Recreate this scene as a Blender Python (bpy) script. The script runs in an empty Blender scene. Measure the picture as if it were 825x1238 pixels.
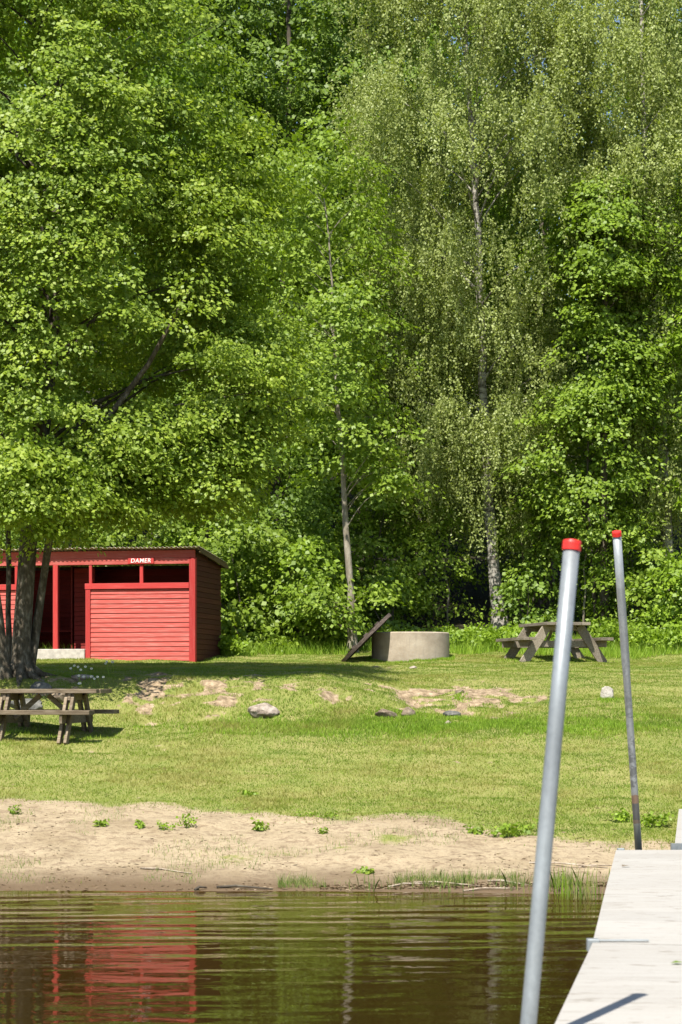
import bpy, math, random
import numpy as np
from mathutils import Vector, Matrix

rng = np.random.default_rng(7)
random.seed(7)
scene = bpy.context.scene
COL = scene.collection
F = 2400.0          # focal length in photo pixels, photo 825 x 1238
EYE = 1.92          # eye height over the water
PI = math.pi

# ------------------------------------------------------------------ helpers
def tag(o, label=None, cat=None, group=None, kind=None):
    if label: o['label'] = label
    if cat: o['category'] = cat
    if group: o['group'] = group
    if kind: o['kind'] = kind
    return o

def empty(name, loc, rz=0.0, **k):
    o = bpy.data.objects.new(name, None)
    o.empty_display_size = 0.2
    o.location = loc
    o.rotation_euler = (0, 0, rz)
    COL.objects.link(o)
    return tag(o, **k)

def mesh_np(name, verts, nper, loops, mat, parent=None, attr=None, smooth=False, loc=None):
    """verts (N,3); nper: verts per face (int) ; loops (M*nper,)"""
    me = bpy.data.meshes.new(name)
    verts = np.asarray(verts, dtype=np.float32)
    loops = np.asarray(loops, dtype=np.int32)
    nf = len(loops) // nper
    me.vertices.add(len(verts)); me.vertices.foreach_set('co', verts.ravel())
    me.loops.add(len(loops)); me.loops.foreach_set('vertex_index', loops)
    me.polygons.add(nf)
    me.polygons.foreach_set('loop_start', np.arange(nf, dtype=np.int32) * nper)
    me.polygons.foreach_set('loop_total', np.full(nf, nper, dtype=np.int32))
    if smooth: me.polygons.foreach_set('use_smooth', np.ones(nf, dtype=bool))
    if attr:
        for an, (dom, vals) in attr.items():
            a = me.attributes.new(an, 'FLOAT', dom)
            a.data.foreach_set('value', np.asarray(vals, dtype=np.float32))
    me.update(calc_edges=True)
    if mat: me.materials.append(mat)
    o = bpy.data.objects.new(name, me)
    COL.objects.link(o)
    if parent: o.parent = parent
    if loc is not None: o.location = loc
    return o

class MB:
    def __init__(s): s.v = []; s.f = []; s.r = []
    def add(s, vs, fs, r=None):
        b = len(s.v); s.v += [tuple(v) for v in vs]
        if r is None: r = random.random()
        for f in fs: s.f.append(tuple(i + b for i in f)); s.r.append(r)
    def box(s, x0, x1, y0, y1, z0, z1, M=None, r=None):
        vs = [Vector((x, y, z)) for z in (z0, z1) for y in (y0, y1) for x in (x0, x1)]
        if M is not None: vs = [M @ v for v in vs]
        s.add(vs, [(0,2,3,1),(4,5,7,6),(0,1,5,4),(1,3,7,5),(3,2,6,7),(2,0,4,6)], r)
        return s
    def beam(s, a, b, w, h, up=(0,0,1), r=None):
        """box from a to b, w across, h along up"""
        a = Vector(a); b = Vector(b); d = (b - a); L = d.length; d.normalize()
        u = Vector(up); sd = d.cross(u).normalized(); u = sd.cross(d).normalized()
        M = Matrix.Translation(a) @ Matrix((( d.x, sd.x, u.x, 0),(d.y, sd.y, u.y, 0),(d.z, sd.z, u.z, 0),(0,0,0,1)))
        return s.box(0, L, -w/2, w/2, -h/2, h/2, M, r)
    def tube(s, pts, rad, n=8, cap=True, r=None, wob=0.0):
        pts = [Vector(p) for p in pts]; k = len(pts)
        vs = []; ref = Vector((0.31, 0.2, 0.93)).normalized()
        for i, p in enumerate(pts):
            d = (pts[min(i+1, k-1)] - pts[max(i-1, 0)]).normalized()
            if abs(d.dot(ref)) > .95: ref = Vector((1, 0.1, 0)).normalized()
            a = d.cross(ref).normalized(); b = d.cross(a).normalized()
            for j in range(n):
                t = 2*PI*j/n; q = rad[i]*(1 + wob*random.uniform(-1, 1))
                vs.append(p + a*math.cos(t)*q + b*math.sin(t)*q)
        fs = [(i*n+j, i*n+(j+1) % n, (i+1)*n+(j+1) % n, (i+1)*n+j) for i in range(k-1) for j in range(n)]
        if cap: fs += [tuple(range(n-1, -1, -1)), tuple((k-1)*n + j for j in range(n))]
        s.add(vs, fs, r); return s
    def lathe(s, prof, n=32, c=(0,0,0), r=None):
        k = len(prof); vs = []
        for (q, z) in prof:
            for j in range(n):
                t = 2*PI*j/n; vs.append((c[0]+q*math.cos(t), c[1]+q*math.sin(t), c[2]+z))
        fs = [(i*n+j, i*n+(j+1) % n, (i+1)*n+(j+1) % n, (i+1)*n+j) for i in range(k-1) for j in range(n)]
        s.add(vs, fs, r); return s
    def build(s, name, mat, parent=None, smooth=False, bevel=0.0):
        me = bpy.data.meshes.new(name); me.from_pydata(s.v, [], s.f)
        a = me.attributes.new('rnd', 'FLOAT', 'FACE'); a.data.foreach_set('value', np.array(s.r, dtype=np.float32))
        if smooth: me.polygons.foreach_set('use_smooth', [True]*len(s.f))
        me.update(); me.materials.append(mat)
        o = bpy.data.objects.new(name, me); COL.objects.link(o)
        if parent: o.parent = parent
        if bevel:
            m = o.modifiers.new('bevel', 'BEVEL'); m.width = bevel; m.segments = 1; m.limit_method = 'ANGLE'
        return o

def copy_tree(root, loc, rz=0.0, sc=1.0):
    c = root.copy(); COL.objects.link(c); c.location = loc; c.rotation_euler = (0, 0, rz)
    c.scale = (sc, sc, sc) if not isinstance(sc, tuple) else sc
    for k in ('label', 'category', 'group'):
        if k in root: c[k] = root[k]
    for ch in root.children:
        d = ch.copy(); COL.objects.link(d); d.parent = c
    return c

# value noise -------------------------------------------------------
_perm = rng.random((64, 64, 64)).astype(np.float32)
def noise3(x, y, z=0.0, s=1.0):
    x = np.asarray(x, dtype=np.float64)*s + 100; y = np.asarray(y, dtype=np.float64)*s + 100
    z = np.asarray(z, dtype=np.float64)*s + 100 + 0*x
    xi = np.floor(x).astype(int); yi = np.floor(y).astype(int); zi = np.floor(z).astype(int)
    fx = x-xi; fy = y-yi; fz = z-zi
    fx = fx*fx*(3-2*fx); fy = fy*fy*(3-2*fy); fz = fz*fz*(3-2*fz)
    def P(a, b, c): return _perm[(xi+a) % 64, (yi+b) % 64, (zi+c) % 64]
    r = 0
    for a in (0, 1):
        for b in (0, 1):
            for c in (0, 1):
                r = r + P(a, b, c)*(fx if a else 1-fx)*(fy if b else 1-fy)*(fz if c else 1-fz)
    return r
def fbm(x, y, z=0.0, s=1.0, o=3):
    r = 0; a = .5; t = 0
    for i in range(o):
        r = r + a*noise3(x, y, z, s*2**i); t += a; a *= .5
    return r/t

# ------------------------------------------------------------------ terrain
BARE = []
PD = [-80, 0, 8, 11, 15, 17, 18.5, 21, 24, 26, 27.6, 28.6, 29.6, 30.6, 31.6, 33.5, 37, 40, 42.5, 45, 48, 60, 80, 130, 300]
PZ = [-3, -2.4, -1.6, -1.05, -.36, -.13, 0, .25, .57, .86, 1.13, 1.24, 1.42, 1.76, 2.04, 2.17, 2.31, 2.45, 2.66, 3.0, 3.6, 6.6, 12.5, 27, 60]
QD = [-80, 0, 8, 11, 15, 17, 18.5, 21, 24, 26, 27.6, 28.6, 29.6, 31, 33, 35, 37, 40, 42.5, 45, 48, 60, 80, 130, 300]
QZ = [-3, -2.4, -1.6, -1.05, -.36, -.13, 0, .25, .57, .86, 1.1, 1.24, 1.38, 1.56, 1.83, 2.07, 2.27, 2.43, 2.66, 3.0, 3.6, 6.6, 12.5, 27, 60]
def ground(x, y):
    x = np.asarray(x, dtype=np.float64); y = np.asarray(y, dtype=np.float64)
    ys = y + .25*np.sin(x*.5) + .35*(noise3(x, y, 3, .5)-.5) - .02*np.clip(x, -8, 8)
    a = np.interp(ys, PD, PZ); b = np.interp(ys, QD, QZ)
    t = np.clip((x+.3)/1.5, 0, 1)
    z = a*(1-t)+b*t
    amp = np.clip((y-19)/4, .1, 1)
    z = z + amp*(.09*(fbm(x, y, 0, 1.1, 3)-.5) + .035*(noise3(x, y, 5, 4.0)-.5))
    bank = np.exp(-((y-30.6)/1.2)**2)
    z = z + bank*(.16*(fbm(x, y, 7, 1.7, 3)-.5))
    if BARE:
        z = z + bare(x, y)*(.26*(noise3(x, y, 11, 2.6)-.5)+.07*(noise3(x, y, 12, 7)-.5)-.02)
    return z + np.clip((24-y)/2, 0, 1)*np.clip((y-18.9)/.8, 0, 1)*.045*(noise3(x, y, 21, 3.1)-.5)
def gz(x, y): return float(ground(x, y))
def G(px, py, off=0.0):
    """ground point met by the sight line of a photo pixel"""
    d = np.linspace(12, 80, 6801)
    X = (px-412.5)*d/F; Z = EYE + (830-py)*d/F
    g = ground(X, d)
    i = int(np.argmax(g >= Z)) if (g >= Z).any() else len(d)-1
    return Vector((float(X[i]), float(d[i]), float(g[i])+off))
def A(px, D): return (px-412.5)*D/F
def H(py, D): return EYE + (830-py)*D/F

def border(x):   # sand / grass edge distance
    b = np.interp(x, [-30, -6, -4, -2, -.5, 1.2, 1.8, 3.2, 8, 30], [25.5, 24.4, 24.1, 23.6, 22.7, 22.5, 21.6, 21.0, 20.6, 21])
    return b + .35*(fbm(x, x*0+3.3, 0, 1.4, 3)-.5)

# bare patches seen in the bank (photo px centre + size -> world ellipses)
_b = []
for (px, py, rx, ry, w) in [(200, 826, 36, 12, 1.15), (185, 842, 18, 8, .5), (285, 830, 48, 12, 1.2), (265, 842, 20, 8, .7), (350, 822, 22, 6, .6), (400, 836, 25, 6, .5),
                            (510, 844, 44, 13, 1.3), (570, 842, 48, 13, 1.4), (630, 845, 36, 12, 1.2), (600, 855, 30, 7, .7), (545, 862, 22, 6, .9), (490, 858, 24, 6, .6),
                            (560, 925, 16, 3, .8), (585, 923, 12, 2, .5), (318, 858, 16, 6, .5), (655, 842, 16, 7, .6), (80, 835, 50, 14, .8), (430, 808, 30, 4, .4),
                            (100, 905, 22, 3, .4), (200, 905, 16, 2, .35), (300, 935, 20, 3, .3)]:
    c = G(px, py); s = F/c.y
    up = G(px, py-ry); _b.append((c.x, c.y, rx/s, max(.25, abs(up.y-c.y)), w))
BARE += _b
def bare(x, y):
    r = np.zeros_like(np.asarray(x, dtype=np.float64))
    for (cx, cy, rx, ry, w) in BARE:
        r = np.maximum(r, w*np.exp(-(((x-cx)/rx)**2 + ((y-cy)/ry)**2)))
    n = fbm(x, y, 2, 3.0, 3)
    n2 = fbm(x, y, 6, 7.0, 2)
    return np.clip((np.minimum(r, .95) + 1.9*(n-.5) + 1.3*(n2-.5) - .46)*1.9, 0, 1)*(r > .06)

# ------------------------------------------------------------------ materials
def M(name):
    m = bpy.data.materials.new(name); m.use_nodes = True
    nt = m.node_tree; nt.nodes.clear()
    return m, nt, nt.nodes, nt.links
def N(nt, t, **k):
    n = nt.nodes.new(t)
    for a, b in k.items():
        if a in n.inputs.keys(): n.inputs[a].default_value = b
        else: setattr(n, a, b)
    return n
def ramp(nt, fac, stops, interp='LINEAR'):
    n = nt.nodes.new('ShaderNodeValToRGB'); n.color_ramp.interpolation = interp
    e = n.color_ramp.elements
    while len(e) < len(stops): e.new(.5)
    for i, (p, c) in enumerate(stops):
        e[i].position = p; e[i].color = tuple(c)+(1,) if len(c) == 3 else c
    nt.links.new(fac, n.inputs[0]); return n.outputs[0]
def mix(nt, fac, a, b, mode='MIX'):
    n = nt.nodes.new('ShaderNodeMix'); n.data_type = 'RGBA'; n.blend_type = mode
    for s, v in ((0, fac), (6, a), (7, b)):
        if isinstance(v, (int, float)): n.inputs[s].default_value = v
        elif isinstance(v, (tuple, list)): n.inputs[s].default_value = tuple(v)+(1,) if len(v) == 3 else v
        else: nt.links.new(v, n.inputs[s])
    return n.outputs[2]
def math_(nt, op, a, b=None, clamp=False):
    n = nt.nodes.new('ShaderNodeMath'); n.operation = op; n.use_clamp = clamp
    for i, v in enumerate((a, b)):
        if v is None: continue
        if isinstance(v, (int, float)): n.inputs[i].default_value = v
        else: nt.links.new(v, n.inputs[i])
    return n.outputs[0]
def noise(nt, scale, detail=4, rough=.55, vec=None, sc=None):
    n = N(nt, 'ShaderNodeTexNoise', Scale=scale, Detail=detail, Roughness=rough)
    if vec is None:
        tc = N(nt, 'ShaderNodeTexCoord'); vec = tc.outputs['Object']
    if sc:
        mp = N(nt, 'ShaderNodeMapping'); mp.inputs['Scale'].default_value = sc
        nt.links.new(vec, mp.inputs[0]); vec = mp.outputs[0]
    nt.links.new(vec, n.inputs['Vector'])
    return n.outputs['Fac']
def attr(nt, name):
    n = nt.nodes.new('ShaderNodeAttribute'); n.attribute_name = name; return n.outputs['Fac']
def princ(nt, col, rough=.7, metal=0.0, bump=None, bstr=.3, bdist=.01, spec=.4):
    p = N(nt, 'ShaderNodeBsdfPrincipled'); p.inputs['Metallic'].default_value = metal
    p.inputs['Specular IOR Level'].default_value = spec
    if isinstance(col, (tuple, list)): p.inputs['Base Color'].default_value = tuple(col)+(1,)
    else: nt.links.new(col, p.inputs['Base Color'])
    if isinstance(rough, (int, float)): p.inputs['Roughness'].default_value = rough
    else: nt.links.new(rough, p.inputs['Roughness'])
    if bump is not None:
        b = N(nt, 'ShaderNodeBump', Strength=bstr, Distance=bdist); nt.links.new(bump, b.inputs['Height'])
        nt.links.new(b.outputs[0], p.inputs['Normal'])
    o = N(nt, 'ShaderNodeOutputMaterial'); nt.links.new(p.outputs[0], o.inputs[0])
    return p

def leaf_mat(name, c0, c1, c2, trans=.33, rough=.5, spec=.35):
    m, nt, n, l = M(name)
    r = attr(nt, 'rnd')
    col = ramp(nt, r, [(0, c0), (.55, c1), (1, c2)])
    oi = N(nt, 'ShaderNodeObjectInfo')
    hs = N(nt, 'ShaderNodeHueSaturation'); l.new(col, hs.inputs['Color'])
    v = math_(nt, 'MULTIPLY_ADD', oi.outputs['Random'], .3); v.node.inputs[2].default_value = .85
    l.new(v, hs.inputs['Value'])
    p = N(nt, 'ShaderNodeBsdfPrincipled', Roughness=rough); l.new(hs.outputs[0], p.inputs['Base Color'])
    p.inputs['Specular IOR Level'].default_value = spec
    t = N(nt, 'ShaderNodeBsdfTranslucent')
    tc = mix(nt, 1.0, hs.outputs[0], (1.5, 1.6, .55), 'MULTIPLY'); l.new(tc, t.inputs['Color'])
    mx = N(nt, 'ShaderNodeMixShader'); mx.inputs[0].default_value = trans
    l.new(p.outputs[0], mx.inputs[1]); l.new(t.outputs[0], mx.inputs[2])
    o = N(nt, 'ShaderNodeOutputMaterial'); l.new(mx.outputs[0], o.inputs[0])
    return m

L_MAPLE = leaf_mat('leaf_maple', (.11, .17, .017), (.195, .27, .028), (.31, .37, .055), trans=.36)
L_BIRCH = leaf_mat('leaf_birch', (.20, .25, .06), (.32, .37, .105), (.42, .465, .17), rough=.5, spec=.35)
L_ALDER = leaf_mat('leaf_alder', (.115, .18, .017), (.19, .275, .027), (.275, .355, .052))
L_LIME = leaf_mat('leaf_lime', (.12, .19, .014), (.18, .27, .02), (.26, .36, .035))
L_DARK = leaf_mat('leaf_dark', (.09, .15, .02), (.15, .23, .028), (.22, .31, .045))
L_FERN = leaf_mat('leaf_fern', (.14, .22, .018), (.20, .30, .025), (.28, .38, .04))
L_GRASS = leaf_mat('blade', (.11, .175, .02), (.175, .225, .032), (.275, .255, .08), trans=.3, rough=.6, spec=.15)
L_LUSH = leaf_mat('lush_blade', (.14, .24, .018), (.21, .33, .028), (.30, .38, .06), trans=.35, rough=.5, spec=.2)
L_REED = leaf_mat('reed_blade', (.10, .17, .03), (.15, .22, .04), (.36, .31, .14), trans=.3)

def bark_mat(name, c0, c1, c2, sc=9.0, stretch=(1, 1, .3)):
    m, nt, n, l = M(name)
    a = noise(nt, sc, 6, .65, sc=stretch); b = noise(nt, 2.3, 3)
    col = ramp(nt, a, [(.3, c0), (.5, c1), (.7, c2)])
    col = mix(nt, math_(nt, 'MULTIPLY', b, .5), col, c0)
    princ(nt, col, .9, bump=a, bstr=.8, bdist=.03, spec=.15); return m
BARK = bark_mat('bark_grey', (.035, .028, .018), (.10, .082, .058), (.26, .23, .18), 14, (1, 1, .45))
BARK_PALE = bark_mat('bark_pale', (.13, .11, .08), (.26, .225, .17), (.44, .4, .32))
BARK_DARK = bark_mat('bark_dark', (.04, .033, .025), (.09, .075, .055), (.16, .14, .10))
def birch_bark():
    m, nt, n, l = M('bark_birch')
    a = noise(nt, 5, 5, .7, sc=(1, 1, 3.5)); b = noise(nt, 2.0, 4)
    col = ramp(nt, a, [(.38, (.035, .03, .025)), (.5, (.30, .275, .23)), (.64, (.48, .45, .39))])
    col = mix(nt, ramp(nt, b, [(.45, (0, 0, 0)), (.7, (.6, .6, .6))]), col, (.16, .13, .09))
    princ(nt, col, .8, bump=a, bstr=.5, bdist=.02); return m
BARK_BIRCH = birch_bark()

def ground_mat(name):
    m, nt, n, l = M(name)
    sand = attr(nt, 'sand'); br = attr(nt, 'bare'); wet = attr(nt, 'wet'); sh = attr(nt, 'woods')
    n1 = noise(nt, 1.3, 5, .6); n2 = noise(nt, 9, 5, .65); n3 = noise(nt, 60, 3, .6)
    g = ramp(nt, n1, [(.3, (.12, .17, .022)), (.48, (.20, .22, .045)), (.64, (.30, .26, .095))])
    g = mix(nt, ramp(nt, n2, [(.35, (0, 0, 0)), (.7, (.8, .8, .8))]), g, (.24, .215, .07))
    g = mix(nt, .35, g, ramp(nt, n3, [(.3, (.07, .10, .015)), (.7, (.30, .31, .11))]))
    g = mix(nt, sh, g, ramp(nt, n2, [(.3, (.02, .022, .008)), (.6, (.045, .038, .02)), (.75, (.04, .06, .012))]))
    sc = ramp(nt, n1, [(.3, (.255, .195, .115)), (.55, (.36, .285, .18)), (.75, (.28, .215, .13))])
    sc = mix(nt, ramp(nt, n2, [(.38, (.75, .75, .75)), (.5, (0, 0, 0))]), sc, (.19, .135, .083))
    n5 = noise(nt, 30, 4, .7)
    sc = mix(nt, ramp(nt, n5, [(.33, (.8, .8, .8)), (.45, (0, 0, 0))]), sc, (.15, .105, .065))
    sc = mix(nt, wet, sc, (.14, .095, .055))
    soil = ramp(nt, n2, [(.32, (.11, .08, .045)), (.5, (.26, .19, .115)), (.68, (.42, .325, .215))])
    e = math_(nt, 'ADD', br, math_(nt, 'MULTIPLY', math_(nt, 'SUBTRACT', n2, .5), .9))
    c = mix(nt, ramp(nt, e, [(.32, (0, 0, 0)), (.55, (1, 1, 1))]), g, soil)
    e2 = math_(nt, 'ADD', sand, math_(nt, 'MULTIPLY', math_(nt, 'SUBTRACT', n2, .5), .7))
    c = mix(nt, ramp(nt, e2, [(.4, (0, 0, 0)), (.6, (1, 1, 1))]), c, sc)
    hgt = math_(nt, 'ADD', math_(nt, 'MULTIPLY', n2, 1.0), math_(nt, 'MULTIPLY', n3, .35))
    ro = ramp(nt, wet, [(0, (.95, .95, .95)), (1, (.5, .5, .5))])
    princ(nt, c, ro, bump=hgt, bstr=.7, bdist=.06, spec=.2); return m
GROUND = ground_mat('ground_soil_grass_sand')

def wood_mat(name, c0, c1, c2, along=(1.2, 14, 14), rough=.85, scale=1.0):
    m, nt, n, l = M(name)
    a = noise(nt, 4*scale, 6, .7, sc=along); b = noise(nt, 1.6, 3); r = attr(nt, 'rnd')
    col = ramp(nt, a, [(.3, c0), (.5, c1), (.7, c2)])
    k = math_(nt, 'MULTIPLY_ADD', r, .5); k.node.inputs[2].default_value = .72
    hs = N(nt, 'ShaderNodeHueSaturation'); l.new(col, hs.inputs['Color']); l.new(k, hs.inputs['Value'])
    col = mix(nt, ramp(nt, b, [(.5, (0, 0, 0)), (.72, (.55, .55, .55))]), hs.outputs[0], tuple(x*.5 for x in c0))
    princ(nt, col, rough, bump=a, bstr=.4, bdist=.01, spec=.2); return m
WOOD_GREY = wood_mat('weathered_timber', (.10, .08, .055), (.22, .185, .14), (.34, .30, .24))
WOOD_BROWN = wood_mat('weathered_timber_brown', (.09, .065, .04), (.19, .145, .095), (.30, .25, .18))
WOOD_EAVE = wood_mat('eave_timber', (.07, .045, .02), (.16, .11, .05), (.26, .19, .09))
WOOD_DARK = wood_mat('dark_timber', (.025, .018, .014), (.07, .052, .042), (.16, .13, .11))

def red_mat(name, c_hi, c_lo, worn=.5, along=(1.0, 20, 30)):
    m, nt, n, l = M(name)
    a = noise(nt, 3, 6, .7, sc=along); b = noise(nt, 2.2, 4); r = attr(nt, 'rnd')
    col = mix(nt, b, c_lo, c_hi)
    k = math_(nt, 'MULTIPLY_ADD', r, .3); k.node.inputs[2].default_value = .82
    hs = N(nt, 'ShaderNodeHueSaturation'); l.new(col, hs.inputs['Color']); l.new(k, hs.inputs['Value'])
    col = mix(nt, math_(nt, 'MULTIPLY', ramp(nt, a, [(.5, (0, 0, 0)), (.66, (1, 1, 1))]), worn), hs.outputs[0], (.56, .24, .20))
    col = mix(nt, math_(nt, 'MULTIPLY', ramp(nt, a, [(.3, (1, 1, 1)), (.4, (0, 0, 0))]), .45), col, (.16, .03, .02))
    princ(nt, col, .75, bump=a, bstr=.3, bdist=.006, spec=.25); return m
RED_BOARD = red_mat('faded_red_boards', (.53, .112, .09), (.43, .062, .048), .65)
RED_TRIM = red_mat('red_trim', (.46, .045, .04), (.40, .034, .03), .2)
RED_TRIM_V = red_mat('red_trim_upright', (.46, .045, .04), (.40, .034, .03), .15, (20, 20, 1))
RED_SIDE_SHADE = red_mat('red_side_boards_shaded', (.085, .022, .012), (.06, .015, .009), .05, (20, 1, 30))  # end-wall red, darkened so the wall's shade is part of its colour
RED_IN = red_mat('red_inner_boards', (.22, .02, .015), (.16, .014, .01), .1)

def simple(name, col, rough=.6, metal=0.0, var=.25, sc=8, bump=.2, spec=.4):
    m, nt, n, l = M(name)
    a = noise(nt, sc, 5, .6)
    c = ramp(nt, a, [(.3, tuple(x*(1-var) for x in col)), (.7, tuple(min(1, x*(1+var)) for x in col))])
    princ(nt, c, rough, metal, bump=a, bstr=bump, bdist=.01, spec=spec); return m
ROOF_M = simple('rusty_corrugated_metal', (.42, .36, .26), .6, .1, .5, 14)
CONC = simple('step_concrete', (.42, .38, .33), .9, 0, .25, 12)
WHITE_P = simple('white_paint', (.8, .78, .74), .6, 0, .06, 10)
BLACK_F = simple('float_plastic', (.03, .03, .035), .5, 0, .1, 10)
DAISY_W = simple('petal_white', (.8, .8, .78), .7, 0, .03, 10)
YEL = simple('flower_yellow', (.6, .45, .03), .7, 0, .1, 10)

def ring_mat():
    m, nt, n, l = M('concrete_ring')
    a = noise(nt, 2.2, 6, .7, sc=(1, 1, 1.6)); b = noise(nt, 26, 4, .7); s = noise(nt, 3.0, 5, .7, sc=(5, 5, .5))
    c = ramp(nt, a, [(.3, (.25, .20, .145)), (.55, (.38, .315, .24)), (.75, (.46, .395, .31))])
    c = mix(nt, ramp(nt, b, [(.35, (.6, .6, .6)), (.5, (0, 0, 0))]), c, (.33, .29, .235))
    c = mix(nt, ramp(nt, s, [(.32, (.65, .65, .65)), (.44, (0, 0, 0))]), c, (.27, .23, .18))
    princ(nt, c, .92, bump=b, bstr=.4, bdist=.01, spec=.15); return m
RING = ring_mat()

def deck_mat():
    m, nt, n, l = M('pale_deck_surface')
    tc = N(nt, 'ShaderNodeTexCoord')
    a = noise(nt, 2.2, 6, .7, tc.outputs['Object'], (.9, 16, 1)); b = noise(nt, 1.1, 3, .5, tc.outputs['Object'])
    d = noise(nt, 70, 3, .6, tc.outputs['Object']); sp = noise(nt, 13, 2, .5, tc.outputs['Object'], (.45, 1.6, 1))
    c = ramp(nt, a, [(.3, (.21, .185, .15)), (.4, (.31, .29, .25)), (.7, (.37, .353, .315))])
    c = mix(nt, .3, c, ramp(nt, b, [(.35, (.29, .265, .235)), (.65, (.37, .355, .33))]))
    c = mix(nt, ramp(nt, sp, [(.32, (.8, .8, .8)), (.37, (0, 0, 0))]), c, (.19, .165, .13))
    hv = N(nt, 'ShaderNodeHueSaturation'); l.new(c, hv.inputs['Color']); kv = math_(nt, 'MULTIPLY_ADD', attr(nt, 'rnd'), .12); kv.node.inputs[2].default_value = .93; l.new(kv, hv.inputs['Value']); c = hv.outputs[0]
    c = mix(nt, .12, c, ramp(nt, d, [(.3, (.2, .18, .16)), (.7, (.45, .43, .4))]))
    princ(nt, c, .85, bump=a, bstr=.25, bdist=.004, spec=.2); return m
DECK = deck_mat()
def galv(name, base=(.25, .27, .268), stain=True):
    m, nt, n, l = M(name)
    a = noise(nt, 7, 5, .65, sc=(1, 1, .5)); b = noise(nt, 45, 3)
    c = ramp(nt, a, [(.3, tuple(x*.72 for x in base)), (.7, tuple(min(1, x*1.22) for x in base))])
    c = mix(nt, .18, c, ramp(nt, b, [(.3, (.18, .18, .2)), (.7, (.38, .4, .42))]))
    if stain:
        tc = N(nt, 'ShaderNodeTexCoord'); sx = N(nt, 'ShaderNodeSeparateXYZ'); l.new(tc.outputs['Object'], sx.inputs[0])
        w = noise(nt, 3.2, 4, .8, sc=(1, 1, 1.6))
        low = math_(nt, 'SUBTRACT', 1.15, math_(nt, 'MULTIPLY', sx.outputs[2], .42), clamp=True)
        low = math_(nt, 'MULTIPLY', math_(nt, 'MULTIPLY', low, math_(nt, 'GREATER_THAN', sx.outputs[2], 1.0)), ramp(nt, w, [(.5, (0, 0, 0)), (.56, (1, 1, 1))]))
        c = mix(nt, math_(nt, 'MULTIPLY', low, .85), c, (.05, .048, .045))
        band = noise(nt, 2.6, 3, .6, sc=(.05, .05, 2.0))
        bb = math_(nt, 'MULTIPLY', ramp(nt, band, [(.62, (0, 0, 0)), (.68, (1, 1, 1))]), math_(nt, 'LESS_THAN', sx.outputs[2], .95))
        c = mix(nt, math_(nt, 'MULTIPLY', bb, .4), c, (.20, .11, .05))
        zz = math_(nt, 'MULTIPLY', math_(nt, 'ADD', sx.outputs[2], math_(nt, 'MULTIPLY', w, .06)), .333)
        bc = ramp(nt, zz, [(0, (.24, .26, .22)), (.235, (.2, .12, .06)), (.25, (.06, .055, .05)), (.30, (.24, .12, .05)), (.322, (.3, .3, .28))], 'CONSTANT')
        c = mix(nt, math_(nt, 'MULTIPLY', math_(nt, 'LESS_THAN', sx.outputs[2], .97), .75), c, bc)
    princ(nt, c, .45, .35, bump=b, bstr=.08, bdist=.004, spec=.5); return m
GALV = galv('galvanised_steel', stain=False)
GALV_ST = galv('galvanised_steel_stained', (.34, .36, .35))
REDCAP = simple('red_plastic', (.72, .03, .02), .4, 0, .08, 6, .05)
def rock_mat(name, c0, c1, c2, sc=6):
    m, nt, n, l = M(name)
    a = noise(nt, sc, 6, .7); b = noise(nt, sc*4, 3)
    c = ramp(nt, a, [(.3, c0), (.5, c1), (.68, c2)])
    princ(nt, c, .9, bump=a, bstr=.8, bdist=.05, spec=.2); return m
ROCK_W = rock_mat('pale_rock', (.20, .18, .15), (.36, .33, .28), (.46, .43, .38))
ROCK_P = rock_mat('mottled_pink_grey_rock', (.09, .065, .05), (.28, .23, .18), (.44, .38, .32), 9)
ROCK_S = rock_mat('slate_rock', (.06, .045, .03), (.17, .13, .09), (.31, .26, .19), 8)
ROCK_G = rock_mat('grey_rock', (.045, .045, .04), (.11, .107, .095), (.2, .19, .165))
STICK = rock_mat('driftwood', (.2, .15, .1), (.38, .31, .23), (.55, .48, .38), 12)

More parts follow.
